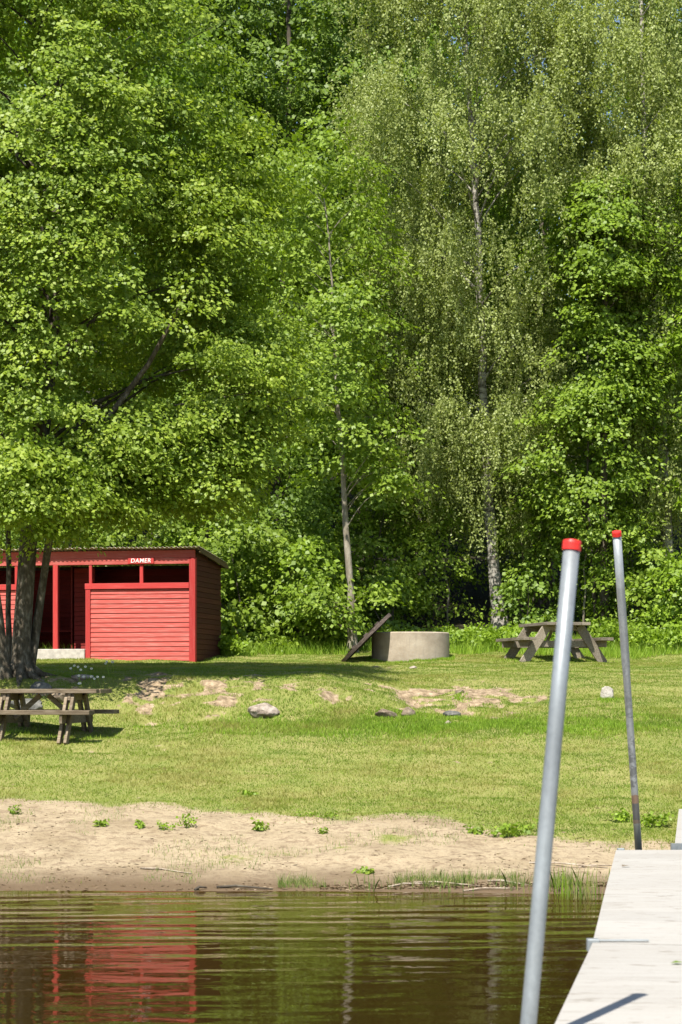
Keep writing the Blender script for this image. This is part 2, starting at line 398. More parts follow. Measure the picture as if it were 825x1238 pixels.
def water_mat():
    m, nt, n, l = M('lake_water')
    tc = N(nt, 'ShaderNodeTexCoord')
    def wave(scale, dist, rot, ds):
        mp = N(nt, 'ShaderNodeMapping'); mp.inputs['Rotation'].default_value = (0, 0, math.radians(rot))
        l.new(tc.outputs['Object'], mp.inputs[0])
        w = N(nt, 'ShaderNodeTexWave'); w.wave_type = 'BANDS'; w.bands_direction = 'Y'; w.wave_profile = 'SIN'
        w.inputs['Scale'].default_value = scale; w.inputs['Distortion'].default_value = dist
        w.inputs['Detail'].default_value = 1; w.inputs['Detail Scale'].default_value = ds
        l.new(mp.outputs[0], w.inputs['Vector']); return w.outputs['Fac']
    sx = N(nt, 'ShaderNodeSeparateXYZ'); l.new(tc.outputs['Object'], sx.inputs[0])
    mr = N(nt, 'ShaderNodeMapRange'); mr.inputs['From Min'].default_value = 11.5; mr.inputs['From Max'].default_value = 16.5
    mr.inputs['To Min'].default_value = .3; mr.inputs['To Max'].default_value = 1.15; l.new(sx.outputs[1], mr.inputs['Value'])
    pn = ramp(nt, noise(nt, .55, 2, .5, tc.outputs['Object'], (.5, 1.5, 1)), [(.35, (.25, .25, .25)), (.65, (1.3, 1.3, 1.3))])
    am = math_(nt, 'MULTIPLY', mr.outputs[0], pn)
    h = math_(nt, 'MULTIPLY', math_(nt, 'ADD', wave(.60, 4.5, 3, .25), math_(nt, 'MULTIPLY', wave(.93, 5.0, -7, .4), .6)), am)
    h = math_(nt, 'ADD', h, math_(nt, 'MULTIPLY', noise(nt, 2.2, 3, .5, tc.outputs['Object'], (.6, 1.6, 1)), 1.3))
    h = math_(nt, 'ADD', h, math_(nt, 'MULTIPLY', noise(nt, 8, 2, .5, tc.outputs['Object'], (.6, 1.4, 1)), .16))
    b = N(nt, 'ShaderNodeBump', Strength=1.0, Distance=.0032); l.new(h, b.inputs['Height'])
    fr = N(nt, 'ShaderNodeFresnel', IOR=1.45); l.new(b.outputs[0], fr.inputs['Normal'])
    gl = N(nt, 'ShaderNodeBsdfGlossy', Roughness=.015); l.new(b.outputs[0], gl.inputs['Normal'])
    tr = N(nt, 'ShaderNodeBsdfTransparent'); tr.inputs[0].default_value = (.85, .72, .45, 1)
    mu = N(nt, 'ShaderNodeBsdfDiffuse'); mu.inputs[0].default_value = (.07, .044, .01, 1)
    m1 = N(nt, 'ShaderNodeMixShader'); m1.inputs[0].default_value = .35
    l.new(tr.outputs[0], m1.inputs[1]); l.new(mu.outputs[0], m1.inputs[2])
    m2 = N(nt, 'ShaderNodeMixShader'); l.new(fr.outputs[0], m2.inputs[0]); l.new(m1.outputs[0], m2.inputs[1]); l.new(gl.outputs[0], m2.inputs[2])
    o = N(nt, 'ShaderNodeOutputMaterial'); l.new(m2.outputs[0], o.inputs[0])
    va = N(nt, 'ShaderNodeVolumeAbsorption', Density=1.6); va.inputs[0].default_value = (.45, .25, .06, 1)
    l.new(va.outputs[0], o.inputs['Volume'])
    return m
WATER = water_mat()

# ------------------------------------------------------------------ ground meshes
xs = np.concatenate([np.linspace(-90, -11, 30)[:-1], np.arange(-11, 11.001, .11), np.linspace(11, 90, 30)[1:]])
def grid(name, rowsY, label_mat, uy=None):
    """rowsY: (R, len(xs)) array of y per row"""
    R = len(rowsY); X = np.tile(xs, (R, 1)); Y = np.array(rowsY)
    Z = ground(X, Y)
    v = np.stack([X.ravel(), Y.ravel(), Z.ravel()], 1)
    n = len(xs); i, j = np.meshgrid(np.arange(R-1), np.arange(n-1), indexing='ij')
    a = (i*n+j).ravel(); lo = np.stack([a, a+1, a+n+1, a+n], 1).ravel()
    bd = border(X)
    sand = np.clip(.5 + (bd-Y)/.9 + .35*(fbm(X, Y, 9, 2.2, 3)-.5), 0, 1)
    spots = np.clip((fbm(X, Y, 14, .9, 3)-.56)*7, 0, .75)*np.exp(-((Y-21.2)/1.9)**2)*(Z > .06)
    sand = np.clip(sand - spots*.75, 0, 1)
    zz = Z + .03*(noise3(X, Y, 4, 2.0)-.5)
    wet = np.clip(1-(zz-.03)/.09, 0, 1)
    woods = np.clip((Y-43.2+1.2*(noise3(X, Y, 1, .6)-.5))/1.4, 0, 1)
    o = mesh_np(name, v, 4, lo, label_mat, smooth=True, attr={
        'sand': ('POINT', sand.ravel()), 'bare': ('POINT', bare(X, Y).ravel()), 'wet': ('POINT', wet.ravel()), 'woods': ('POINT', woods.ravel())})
    o['kind'] = 'structure'
    return o
bd = border(xs)
beach_rows = [xs*0+y for y in list(np.linspace(-80, 12, 20)) + list(np.linspace(13, 17.8, 16))]
beach_rows += [17.8 + (bd-17.8)*t for t in np.linspace(0, 1, 60)[1:]]
grid('beach', beach_rows, GROUND)
lawn_rows = [bd + (44-bd)*t for t in np.linspace(0, 1, 190)]
lawn_rows += [xs*0+y for y in list(np.linspace(44.5, 75, 50)) + list(np.linspace(78, 400, 40))]
grid('lawn', lawn_rows, GROUND)
w = MB(); w.add([(-90, -80, 0), (90, -80, 0), (90, 24, 0), (-90, 24, 0)], [(0, 1, 2, 3)])
wo = w.build('water', WATER); wo['kind'] = 'structure'

# ------------------------------------------------------------------ grass (uncountable)
def unit(v): return v/np.maximum(np.linalg.norm(v, axis=1, keepdims=True), 1e-9)
def blades(x, y, hgt, wid, lean=.45):
    n = len(x); z = ground(x, y)-.005
    a = rng.random(n)*2*PI; b = rng.random(n)*2*PI
    p = np.stack([x, y, z], 1)
    s = np.stack([np.cos(a), np.sin(a), 0*a], 1)*wid[:, None]*.5
    ln = rng.random(n)*lean
    t = np.stack([np.cos(b)*ln, np.sin(b)*ln, np.ones(n)], 1)*hgt[:, None]
    v = np.stack([p-s, p+s, p+t], 1).reshape(-1, 3)
    return v
def make_grass():
    n = 760000
    y = 20.5 + (44.5-20.5)*rng.random(n)**1.1
    u_ = rng.random(n)*2-1; hw = y*.19+1.2; x = np.where(rng.random(n) < .84, u_*hw, np.sign(u_)*(hw+np.abs(u_)*6))
    bd_ = border(x); br = bare(x, y)
    cH, sH = math.cos(math.radians(11.5)), math.sin(math.radians(11.5)); ux_ = (x-A(236, 39.5))*cH-(y-39.5)*sH; uy_ = (x-A(236, 39.5))*sH+(y-39.5)*cH
    inside = (ux_ < 0) & (ux_ > -6.1) & (uy_ > 0) & (uy_ < 2.05)
    keep = ~inside & (rng.random(n) < 1/(1+np.exp(-(y-bd_-.05)/.13))) & (rng.random(n) > br*1.05)
    x = x[keep]; y = y[keep]; n = len(x)
    dens = fbm(x, y, 4, 1.2, 3)
    h = .014 + .022*rng.random(n) + .07*np.clip(dens-.5, 0, 1)
    lush = np.exp(-((y-29.2)/.8)**2)*np.clip((x+3)/3, 0, 1)*(.3+.9*noise3(x, y, 3, .8))
    h = h*(1+lush*1.2) + np.clip((y-42.2)/2, 0, 1)*.16*rng.random(n)
    h = h*(1 + .6*np.exp(-((y-31)/1.5)**2)*rng.random(n))
    # longer in front of the shed and around the tables
    v = blades(x, y, h, .007+.008*rng.random(n), 1.3)
    d2 = fbm(x, y, 17, 3.2, 3); r = np.clip(.25 + 1.5*(dens-.5) + 1.3*(d2-.5) + .5*rng.random(n)**1.5 - lush*.3 + .25*np.exp(-((y-25.3)/1.5)**2), 0, 1)
    o = mesh_np('grass', v, 3, np.arange(n*3), L_GRASS, attr={'rnd': ('FACE', r)})
    tag(o, kind='stuff')
make_grass()
def make_long_grass():
    n = 60000
    y = 41.0+3.6*rng.random(n); x = (rng.random(n)-.5)*2*9
    k = fbm(x, y, 8, .9, 3) + .1*(y-42) > .5
    m2 = int(42000); y2 = 29.2+.55*rng.normal(size=m2); x2 = 1.7+1.9*rng.normal(size=m2)
    k2 = (fbm(x2, y2, 8, 2.2, 3)*2.6-.9 > rng.random(m2)) & (bare(x2, y2) < .25)
    x = np.concatenate([x[k], x2[k2]]); y = np.concatenate([y[k], y2[k2]]); n = len(x)
    aa = rng.random(5200)*2*PI; q = .80+.10*rng.random(5200)**2
    x3 = A(496.5, 40.1)+q*np.cos(aa); y3 = 40.1+q*np.sin(aa)
    x4 = []; y4 = []
    for (px, py, w_) in [(734, 846, .15), (316, 866, .28), (470, 869, .22), (494, 867, .15), (546, 869, .15), (556, 841, .1), (84, 893, .5), (10, 886, .4), (625, 799, .5), (715, 799, .5), (415, 806, .3), (240, 797, .4)]:
        c = G(px, py); m_ = 260; x4.append(c.x+w_*rng.normal(size=m_)*.7); y4.append(c.y+.10*rng.normal(size=m_)-.06)
    x = np.concatenate([x, x3]+x4); y = np.concatenate([y, y3]+y4); n = len(x)
    h = np.where(y > 40.9, .10+.24*rng.random(n)**2, (.03+.045*rng.random(n)))
    v = blades(x, y, h, .009+.008*rng.random(n), .8)
    o = mesh_np('long_grass', v, 3, np.arange(n*3), L_LUSH, attr={'rnd': ('FACE', rng.random(n))})
    tag(o, kind='stuff')
make_long_grass()
def make_beach_grass():
    n = 17000
    y = 18.7+5*rng.random(n); x = -5+9*rng.random(n)
    k = (fbm(x, y, 14, .9, 3) > .55) & (y < border(x)) & (ground(x, y) > .03)
    y1 = 18.75+.45*rng.random(5000); x1 = -.6+3.4*rng.random(5000)
    k1 = fbm(x1, y1, 2, 2.8, 2) > .58
    x = np.concatenate([x[k], x1[k1]]); y = np.concatenate([y[k], y1[k1]]); n = len(x)
    h = .025+.06*rng.random(n)**2
    h[-int(k1.sum()):] *= 1.8
    v = blades(x, y, h, .004+.004*rng.random(n), .8)
    o = mesh_np('beach_grass', v, 3, np.arange(n*3), L_REED, attr={'rnd': ('FACE', rng.random(n))})
    tag(o, kind='stuff')
make_beach_grass()

def make_litter():
    n = 5200
    y = np.concatenate([18.65+4.6*rng.random(2600)**1.3, 18.7+.22*rng.random(1300)**1.5, 24+12*rng.random(1300)])
    x = np.concatenate([-4.8+8.6*rng.random(2600), -.2+3*rng.random(1300), -6+12*rng.random(1300)])
    kk = (fbm(x, y, 31, 1.5, 3) > .5) | (y < 18.95); x, y = x[kk], y[kk]; n = len(x)
    z = ground(x, y)+.004
    a = rng.random(n)*PI; L = .008+.035*rng.random(n)**2; W = .003+.010*rng.random(n)
    d = np.stack([np.cos(a)*L, np.sin(a)*L, .004*rng.normal(size=n)], 1); q = np.stack([-np.sin(a)*W, np.cos(a)*W, .004+0*a], 1)
    p = np.stack([x, y, z], 1)
    v = np.stack([p-d, p-q, p+d, p+q], 1).reshape(-1, 3)
    o = mesh_np('leaf_litter', v, 4, np.arange(n*4), LITTER, attr={'rnd': ('FACE', rng.random(n))})
    tag(o, kind='stuff')
LITTER = leaf_mat('dry_litter', (.06, .04, .02), (.14, .09, .045), (.30, .23, .14), trans=.1)
make_litter()

# ------------------------------------------------------------------ foliage
def leaf_mesh(p, d, nrm, L, W, rnd):
    """p,d,nrm (N,3) ; one folded diamond per leaf"""
    d = unit(d); s = unit(np.cross(d, nrm)); nn = np.cross(s, d)
    L = L[:, None]; W = W[:, None]
    c = p + d*L*.42 - nn*W*.10
    v = np.stack([p, c + s*W*.5, p + d*L - nn*L*.12, c - s*W*.5], 1).reshape(-1, 3)
    return v, rnd
def sprays_flat(C, out, R, k, L, tilt=.45, thick=.07, droop=.25):
    """C (n,3) spray centres, out (n,3) outward unit vectors, R radius (n,), k leaves each"""
    n = len(C)
    a = rng.random((n, k))*2*PI; r = np.sqrt(rng.random((n, k)))*R[:, None]
    # elongate along the outward direction
    ox = out[:, 0]; oy = out[:, 1]
    u = r*np.cos(a)*1.25; v = r*np.sin(a)*.85
    X = C[:, 0, None] + u*ox[:, None] - v*oy[:, None]
    Y = C[:, 1, None] + u*oy[:, None] + v*ox[:, None]
    rr = r/np.maximum(R[:, None], 1e-6)
    Z = C[:, 2, None] - droop*R[:, None]*(rr**2) - .22*u + thick*rng.normal(size=(n, k)) + (.12*R[:, None])*np.sin(a*3)
    P = np.stack([X, Y, Z], 2).reshape(-1, 3); m = n*k
    dirv = np.stack([np.cos(a)*ox[:, None]-np.sin(a)*oy[:, None], np.cos(a)*oy[:, None]+np.sin(a)*ox[:, None], -.55+0*a], 2).reshape(-1, 3)
    dirv = dirv + .55*rng.normal(size=(m, 3))
    nr = np.stack([out[:, 0, None]*1.0+0*a, out[:, 1, None]*1.0+0*a, .85+0*a], 2).reshape(-1, 3) + tilt*rng.normal(size=(m, 3))
    LL = L*(.65+.6*rng.random(m))
    r_s = np.repeat(rng.random(n), k)
    return leaf_mesh(P, dirv, nr, LL, LL*(.7+.2*rng.random(m)), np.clip(.45*r_s+.55*rng.random(m), 0, 1))
def sprays_hang(C, out, R, k, L, ln=1.1):
    """drooping birch twigs"""
    n = len(C); tw = 9; per = max(4, k//tw)
    a = rng.random((n, tw, 1))*2*PI; r = rng.random((n, tw, 1))*R[:, None, None]*.8
    t = np.sort(rng.random((n, tw, per)), 2); le = ln*(.4+.8*rng.random((n, tw, 1)))
    sway = .25*rng.normal(size=(n, tw, 1))
    X = C[:, 0, None, None] + r*np.cos(a) + .15*t*np.cos(a) + sway*t*.4 + .035*rng.normal(size=t.shape)
    Y = C[:, 1, None, None] + r*np.sin(a) + .15*t*np.sin(a) + .035*rng.normal(size=t.shape)
    Z = C[:, 2, None, None] - le*t + .12*R[:, None, None]*rng.normal(size=a.shape) - .2*r
    P = np.stack([X, Y, Z], 3).reshape(-1, 3); m = len(P)
    d = rng.normal(size=(m, 3))*.6; d[:, 2] -= .8
    nr = rng.normal(size=(m, 3))*.9; oo_ = np.repeat(out, tw*per, 0); nr += oo_*1.1; nr[:, 2] += .55
    LL = L*(.65+.6*rng.random(m))
    r_s = np.repeat(rng.random(n), tw*per)
    return leaf_mesh(P, d, nr, LL, LL*(.64+.15*rng.random(m)), np.clip(.35*r_s+.65*rng.random(m), 0, 1))
def crown_points(prof, n, axis=None, inner=.35, gap=.5, gs=.8, lob=.35, seed=0):
    """prof [(h, R)], returns centres in local coordinates + outward dirs"""
    hs = np.array([p[0] for p in prof]); rs = np.array([p[1] for p in prof])
    out = []; tot = 0
    g = np.random.default_rng(seed+11)
    while tot < n:
        m = n*3
        h = hs[0]+(hs[-1]-hs[0])*g.random(m)
        Rm = np.interp(h, hs, rs)
        k = g.random(m) < (Rm/rs.max())**1.2
        h = h[k]; Rm = Rm[k]; m = len(h)
        az = g.random(m)*2*PI
        Rl = Rm*(1+lob*2*(noise3(np.cos(az)*1.6+seed, np.sin(az)*1.6, h*.45, 1.0)-.5))
        r = Rl*(inner+(1-inner)*g.random(m)**.45)
        x = r*np.cos(az); y = r*np.sin(az)
        nn = noise3(x+seed*3.1, y, h, gs)
        k = nn > (gap-.22*0) - .25*g.random(m)
        x, y, h, az = x[k], y[k], h[k], az[k]
        c = np.stack([x, y, h], 1); out.append(np.concatenate([c, np.cos(az)[:, None], np.sin(az)[:, None]], 1)); tot += len(c)
    q = np.concatenate(out)[:n]
    C = q[:, :3].copy(); o = np.stack([q[:, 3], q[:, 4], 0*q[:, 3]], 1)
    if axis is not None:
        C[:, 0] += np.interp(C[:, 2], [a[0] for a in axis], [a[1] for a in axis])
        C[:, 1] += np.interp(C[:, 2], [a[0] for a in axis], [a[2] for a in axis])
    return C, o
def limbs(mb, C, axis, nb, r0, base_rise=.9, seed=1, n=5):
    """a few limbs from the stem axis to crown points"""
    g = random.Random(seed); idx = g.sample(range(len(C)), min(nb, len(C)))
    ah = [a[0] for a in axis]
    for i in idx:
        e = C[i]; h = e[2]
        hr = math.hypot(e[0]-np.interp(h, ah, [a[1] for a in axis]), e[1]-np.interp(h, ah, [a[2] for a in axis]))
        hb = max(ah[0]+.4, h-hr*base_rise*g.uniform(.5, 1.1))
        b = Vector((np.interp(hb, ah, [a[1] for a in axis]), np.interp(hb, ah, [a[2] for a in axis]), hb))
        ev = Vector(e); mid = b.lerp(ev, .5)+Vector((g.uniform(-.1, .1), g.uniform(-.1, .1), .12*hr))
        rr = r0*(.35+.65*(1-hb/ah[-1]))*g.uniform(.6, 1)
        mb.tube([b, b.lerp(mid, .5)+Vector((0, 0, .05*hr)), mid, ev], [rr, rr*.75, rr*.5, rr*.15], n, False)
def bare_part(verts, rnd, name, mat, root):
    n4 = len(verts)
    return mesh_np(name, verts, 4, np.arange(n4), mat, root, {'rnd': ('FACE', rnd)})
def trunk_mb(axis, r0, r1, seed=3, n=10, flare=1.5):
    mb = MB(); k = len(axis); ah0 = axis[0][0]; H_ = axis[-1][0]-ah0
    pts = []; rad = []
    m = 22
    g = random.Random(seed)
    for i in range(m+1):
        t = i/m; h = ah0+H_*t
        x = np.interp(h, [a[0] for a in axis], [a[1] for a in axis]); y = np.interp(h, [a[0] for a in axis], [a[2] for a in axis])
        pts.append((x+g.uniform(-1, 1)*r0*.14*(t > .05), y+g.uniform(-1, 1)*r0*.14, h))
        r = r0+(r1-r0)*t**.8
        if t < .1: r *= 1+(flare-1)*(1-t/.1)**2
        rad.append(r)
    mb.tube(pts, rad, n, False, wob=.05)
    return mb
def tree(name, base, label, cat, axis, prof, ns, k, L, style='flat', R=.55, mat=L_MAPLE, bark=BARK, r0=.14, r1=.03,
         nb=30, gap=.5, lob=.35, seed=1, inner=.35, group=None, limb_r=.05, extra=None, gs=.8, ln=1.1, tilt=.45, droop=.25):
    root = empty(name, base, 0, label=label, cat=cat, group=group)
    C, o = crown_points(prof, ns, axis, inner, gap, gs, lob, seed)
    if extra is not None:
        for (ex, ey, ez, er, en) in extra:
            q = rng.normal(size=(en, 3)); q = unit(q)*(rng.random((en, 1))**.4)*np.array(er)
            C = np.concatenate([C, q+np.array((ex, ey, ez))]); oo = q*np.array((1, 1, 0)); oo = unit(oo+1e-6); o = np.concatenate([o, oo])
    mb = trunk_mb(axis, r0, r1, seed)
    limbs(mb, C, axis, nb, limb_r, seed=seed)
    mb.build('trunk', bark, root, smooth=True)
    Rr = R*(.6+.8*rng.random(len(C)))
    if style == 'flat': v, r = sprays_flat(C, o, Rr, k, L, tilt=tilt, droop=droop)
    else:
        if name == 'birch_tree':
            dx = np.abs(C[:, 0]-np.interp(C[:, 2], [a[0] for a in axis], [a[1] for a in axis]))
            kk = ~((dx < .5) & (C[:, 1] < .2) & (C[:, 2] > 4.5) & (rng.random(len(C)) < .28)); C = C[kk]; o = o[kk]; Rr = Rr[kk]
        v, r = sprays_hang(C, o, Rr, k, L, ln)
    bare_part(v, r, 'crown', mat, root)
    return root

# --- the big multi-stemmed maple on the bank at the left
MB_D = 31.8
mx, my = A(26, MB_D), MB_D
mz = gz(mx, my)
def make_maple():
    root = empty('maple_tree', (mx, my, mz), 0, label='big leafy tree with several grey stems, behind the near picnic table', cat='tree')
    S = F/MB_D
    def P(px, py, dy=0): return ((px-412.5)*(MB_D+dy)/F-mx, dy, H(py, MB_D+dy)-mz)
    stems = [
        ([P(24, 832), P(25, 812), P(27, 770), P(30, 720), P(34, 660), P(40, 600), P(52, 520), P(64, 420), P(70, 320), P(66, 200), P(70, 60)], [.28, .18, .15, .14, .14, .14, .12, .10, .08, .06, .03]),
        ([P(30, 828, .1), P(38, 800, .1), P(44, 760, .15), P(53, 700, .1), P(60, 650, -.1), P(86, 590, -.3), P(120, 520, -.7), P(180, 440, -1), P(230, 350, -1.2)], [.13, .085, .07, .06, .065, .06, .05, .04, .02]),
        ([P(14, 826, .25), P(12, 790, .3), P(10, 740, .3), P(11, 690, .3), P(10, 640, .3), P(0, 560, .5), P(-10, 450, .8), P(-5, 300, 1.2)], [.09, .055, .045, .04, .045, .05, .045, .03]),
        ([P(8, 832, -.2), P(3, 800, -.2), P(-4, 740, -.3), P(-14, 670, -.4), P(-30, 590, -.5), P(-60, 480, -.8), P(-80, 330, -1)], [.17, .11, .1, .095, .09, .07, .04]),
    ]
    for st, rd in stems:
        MB().tube(st, rd, 12, False, wob=.06).build('stem', BARK, root, smooth=True)
    rb = MB()
    for a in range(7):
        t = a*PI*2/7+.3; q = random.uniform(.5, .95)
        x1, y1 = q*math.cos(t), q*math.sin(t)
        z1 = gz(mx+x1, my+y1)-mz-.03
        rb.tube([(.1*math.cos(t), .1*math.sin(t), .22), (.45*x1, .45*y1, gz(mx+.45*x1, my+.45*y1)-mz+.05), (x1, y1, z1)], [.09, .06, .025], 8, False, wob=.1)
    rb.build('root', BARK, root, smooth=True)
    # crown: broad dome, x from far left to px 350
    axis = [(2.0, .25, 0), (5, .5, 0), (9, .3, 0), (13.2, .1, .1)]
    prof = [(2.55, 1.6), (3.2, 3.0), (4.2, 3.7), (6, 3.95), (8, 3.8), (10, 3.0), (11, 2.3), (12.0, 1.0)]
    C, o = crown_points(prof, 1800, axis, .32, .57, .85, .36, 5)
    C[:, 1] *= .44; C[:, 1] -= .6*np.clip((C[:, 2]-5)/4, 0, 1)
    ex = []
    for (px, py, dy, er, en) in [(25, 610, -1.6, (.9, .7, .35), 30), (90, 600, -1.2, (.8, .7, .3), 20), (20, 560, -2, (1.1, .7, .5), 40), (60, 640, -.9, (.5, .4, .15), 8),
                                 (265, 560, -.3, (.8, 1.2, .45), 45), (290, 500, 0, (.7, 1.2, .5), 45), (230, 590, .2, (1, 1, .35), 40), (170, 560, .2, (1, 1.2, .4), 50), (305, 420, 0, (.4, .8, .5), 25)]:
        q = unit(rng.normal(size=(en, 3)))*(rng.random((en, 1))**.4)*np.array(er)
        C = np.concatenate([C, q+np.array(P(px, py, dy))]); o = np.concatenate([o, unit(q*np.array((1, 1, 0))+1e-6)])
    lim = MB(); limbs(lim, C, [(2, .1, 0)]+axis[1:], 90, .05, .7, 4)
    lim.build('limb', BARK_DARK, root, smooth=True)
    v, r = sprays_flat(C, o, .44*(.5+1.0*rng.random(len(C))), 125, .074, tilt=.42, thick=.045, droop=.3)
    bare_part(v, r, 'crown', L_MAPLE, root)
make_maple()

def tbase(px, D): return (A(px, D), D, gz(A(px, D), D)-.05)
def ax(px0, D, pts):
    """stem axis from photo pixels [(px,py)]"""
    x0, _, z0 = tbase(px0, D)
    return [(0, 0, 0)]+[(H(py, D)-z0, A(px, D)-x0, 0) for (px, py) in pts]

# --- the big birch in the middle
tree('birch_tree', tbase(606, 46), 'tall grey-green birch with white bark rising behind the far picnic table', 'tree',
     ax(606, 46, [(598, 690), (590, 600), (584, 480), (580, 330), (574, 200), (563, 60), (560, -60)]),
     [(2.6, .9), (3.8, 1.7), (5.5, 1.9), (7.5, 1.7), (9, 2.2), (10.8, 2.9), (13, 3.2), (15.5, 2.6), (17.6, 1.6), (18.9, .5)],
     860, 320, .064, 'hang', .52, L_BIRCH, BARK_BIRCH, .155, .03, 60, .52, .35, 21, .12, limb_r=.05)
# --- the slim tree with a bare grey stem
tree('alder_tree', tbase(427, 42.2), 'slim young tree with bare pale trunk standing behind the leaning round lid', 'tree',
     ax(427, 42.2, [(424, 720), (419, 640), (415, 560), (409, 490), (403, 380), (399, 300), (392, 240)]),
     [(3.6, .7), (4.6, 1.25), (6, 1.45), (8, 1.5), (10, 1.3), (11.6, .7)],
     230, 66, .10, 'flat', .42, L_ALDER, BARK_PALE, .095, .012, 60, .52, .35, 8, .25, limb_r=.022,
     extra=[(-.75, -.2, 1.3, (.55, .4, .5), 16), (-.5, 0, .8, (.6, .4, .4), 12), (.6, -.1, 1.35, (.35, .3, .2), 6), (.9, -.2, 3.6, (.5, .4, .3), 10)])
# --- trees of the right half
tree('lime_tree', tbase(732, 44.9), 'yellow-green leafy tree high behind the thinner far pole', 'tree',
     ax(732, 44.9, [(730, 600), (733, 400), (735, 240)]),
     [(4.8, .8), (6, 1.2), (7.5, 1.35), (9, 1.2), (10.6, .7)],
     250, 90, .10, 'flat', .5, L_LIME, BARK, .13, .03, 20, .5, .35, 31)
tree('rowan_tree', tbase(722, 45), 'low bright green tree just behind the two pole tops', 'tree',
     ax(722, 45, [(716, 680), (710, 600), (712, 520)]),
     [(2.2, .8), (3.2, 1.4), (4.4, 1.5), (5.6, 1.0), (6.2, .4)],
     170, 70, .10, 'flat', .45, L_ALDER, BARK_DARK, .06, .02, 14, .46, .3, 33)
tree('weeping_birch', tbase(812, 45.4), 'drooping grey-green birch right of the white-stemmed birch, its crown reaching the sky', 'tree',
     ax(812, 45.4, [(806, 600), (792, 400), (782, 200), (775, 20), (772, -90)]),
     [(3.0, .6), (5, .95), (8, .9), (9.5, 1.2), (11, 1.9), (14, 2.0), (17, 1.3), (18.6, .4)],
     540, 300, .066, 'hang', .5, L_BIRCH, BARK_BIRCH, .16, .03, 24, .46, .35, 36, .12, limb_r=.04)
tree('ash_tree', tbase(660, 52), 'tall fresh green tree between the two birches, its top against the sky', 'tree',
     ax(660, 52, [(662, 500), (655, 200), (650, 0)]),
     [(7, 1.2), (10, 1.9), (13, 2.1), (16, 1.8), (19, 1.2), (20.4, .4)],
     300, 66, .12, 'flat', .5, L_ALDER, BARK, .18, .04, 24, .56, .35, 38)
tree('hazel_tree', tbase(885, 44.5), 'bright green tree right of the thin pole, under the drooping birch crown', 'tree',
     ax(885, 44.5, [(883, 600), (885, 400), (890, 180)]),
     [(2.4, .9), (4, 1.2), (7, 1.3), (10, 1.3), (12.5, .8)],
     230, 70, .11, 'flat', .48, L_LIME, BARK_DARK, .1, .03, 14, .5, .35, 40)
# --- trees between the maple and the birch
tree('elm_tree', tbase(330, 47), 'dense fresh green tree right of the big multi-stemmed tree', 'tree',
     ax(330, 47, [(335, 600), (340, 400), (345, 180)]),
     [(3.5, 1.2), (5.5, 2.0), (7.5, 2.1), (9.5, 1.6), (11, .8)],
     420, 72, .11, 'flat', .5, L_ALDER, BARK_DARK, .14, .04, 24, .5, .35, 50)
tree('oak_tree', tbase(350, 56), 'tall dark tree with layered branches filling the top centre', 'tree',
     ax(350, 56, [(352, 500), (350, 200), (350, -40)]),
     [(9, 2.2), (12, 3.0), (15, 3.3), (18, 3.2), (21, 2.4), (23.5, 1.0)],
     520, 72, .13, 'flat', .62, L_DARK, BARK_DARK, .22, .05, 30, .5, .35, 52)
tree('willow_tree', tbase(505, 48.5), 'grey-green small tree hanging between slim trunk and white birch', 'tree',
     ax(505, 48.5, [(508, 600), (505, 450), (495, 330)]),
     [(2.5, 1.0), (4, 1.5), (6.5, 1.7), (9, 1.5), (11, .9)],
     230, 240, .062, 'hang', .5, L_BIRCH, BARK_DARK, .1, .03, 20, .48, .35, 54, .15, ln=.7)

tree('cherry_tree', tbase(650, 49.5), 'sunlit broadleaf tree filling the gap right of the white-stemmed birch', 'tree',
     ax(650, 49.5, [(650, 600), (648, 440), (650, 330)]),
     [(3.0, 1.2), (5, 1.8), (7.5, 1.8), (9.5, 1.4), (11, .7)],
     330, 66, .11, 'flat', .5, L_ALDER, BARK_DARK, .11, .03, 20, .5, .35, 57)
tree('aspen_tree', tbase(800, 50), 'fresh green tree behind the drooping birch', 'tree',
     ax(800, 50, [(800, 600), (800, 440), (802, 300)]),
     [(2.5, 1.2), (5, 1.7), (8, 1.8), (10.5, 1.4), (12, .7)],
     320, 66, .11, 'flat', .5, L_ALDER, BARK_DARK, .11, .03, 20, .5, .35, 59)
# --- woodland behind, copies of four sources
BG = 'trees of the wood on the slope behind the clearing'
wl = 'dark broadleaf tree in the wood on the slope behind'
srcs = [
    tree('woodland_tree', tbase(130, 53), wl, 'tree', [(0, 0, 0), (8, .2, 0), (16, .1, .1)],
         [(3, 1.8), (6, 3.0), (10, 3.4), (14, 2.8), (17.5, 1.2)], 560, 60, .15, 'flat', .65, L_DARK, BARK_DARK, .2, .05, 30, .48, .35, 61, group=BG, inner=.3),
    tree('woodland_tree', tbase(440, 55), wl, 'tree', [(0, 0, 0), (8, -.2, 0), (15, .1, .1)],
         [(2, 1.6), (5, 2.7), (9, 3.0), (13, 2.3), (16, 1.0)], 520, 60, .14, 'flat', .6, L_DARK, BARK_DARK, .18, .05, 30, .48, .4, 67, group=BG, inner=.3),
]
for i, (px, D, sc, rz) in enumerate([(-40, 56, 1.1, 1), (240, 58, 1.15, 2), (540, 60, 1.2, 3), (600, 54, .72, 4), (780, 53, .6, 1.5), (860, 56, 1.0, 6),
                                     (60, 66, 1.35, 2.5), (180, 70, 1.3, 4.4), (330, 68, 1.3, .5), (450, 72, 1.3, 1.2), (930, 62, 1.1, 2.2), (-120, 62, 1.3, 3.3),
                                     (800, 70, 1.0, 3.9), (500, 50.5, .5, 2.1), (660, 49.5, .42, 5.1), (-250, 58, 1.2, .8), (1050, 58, 1.1, .6), (20, 49, .8, 4.0), (250, 49.5, .68, .9)]):
    copy_tree(srcs[i % 2], tbase(px, D), rz, sc)

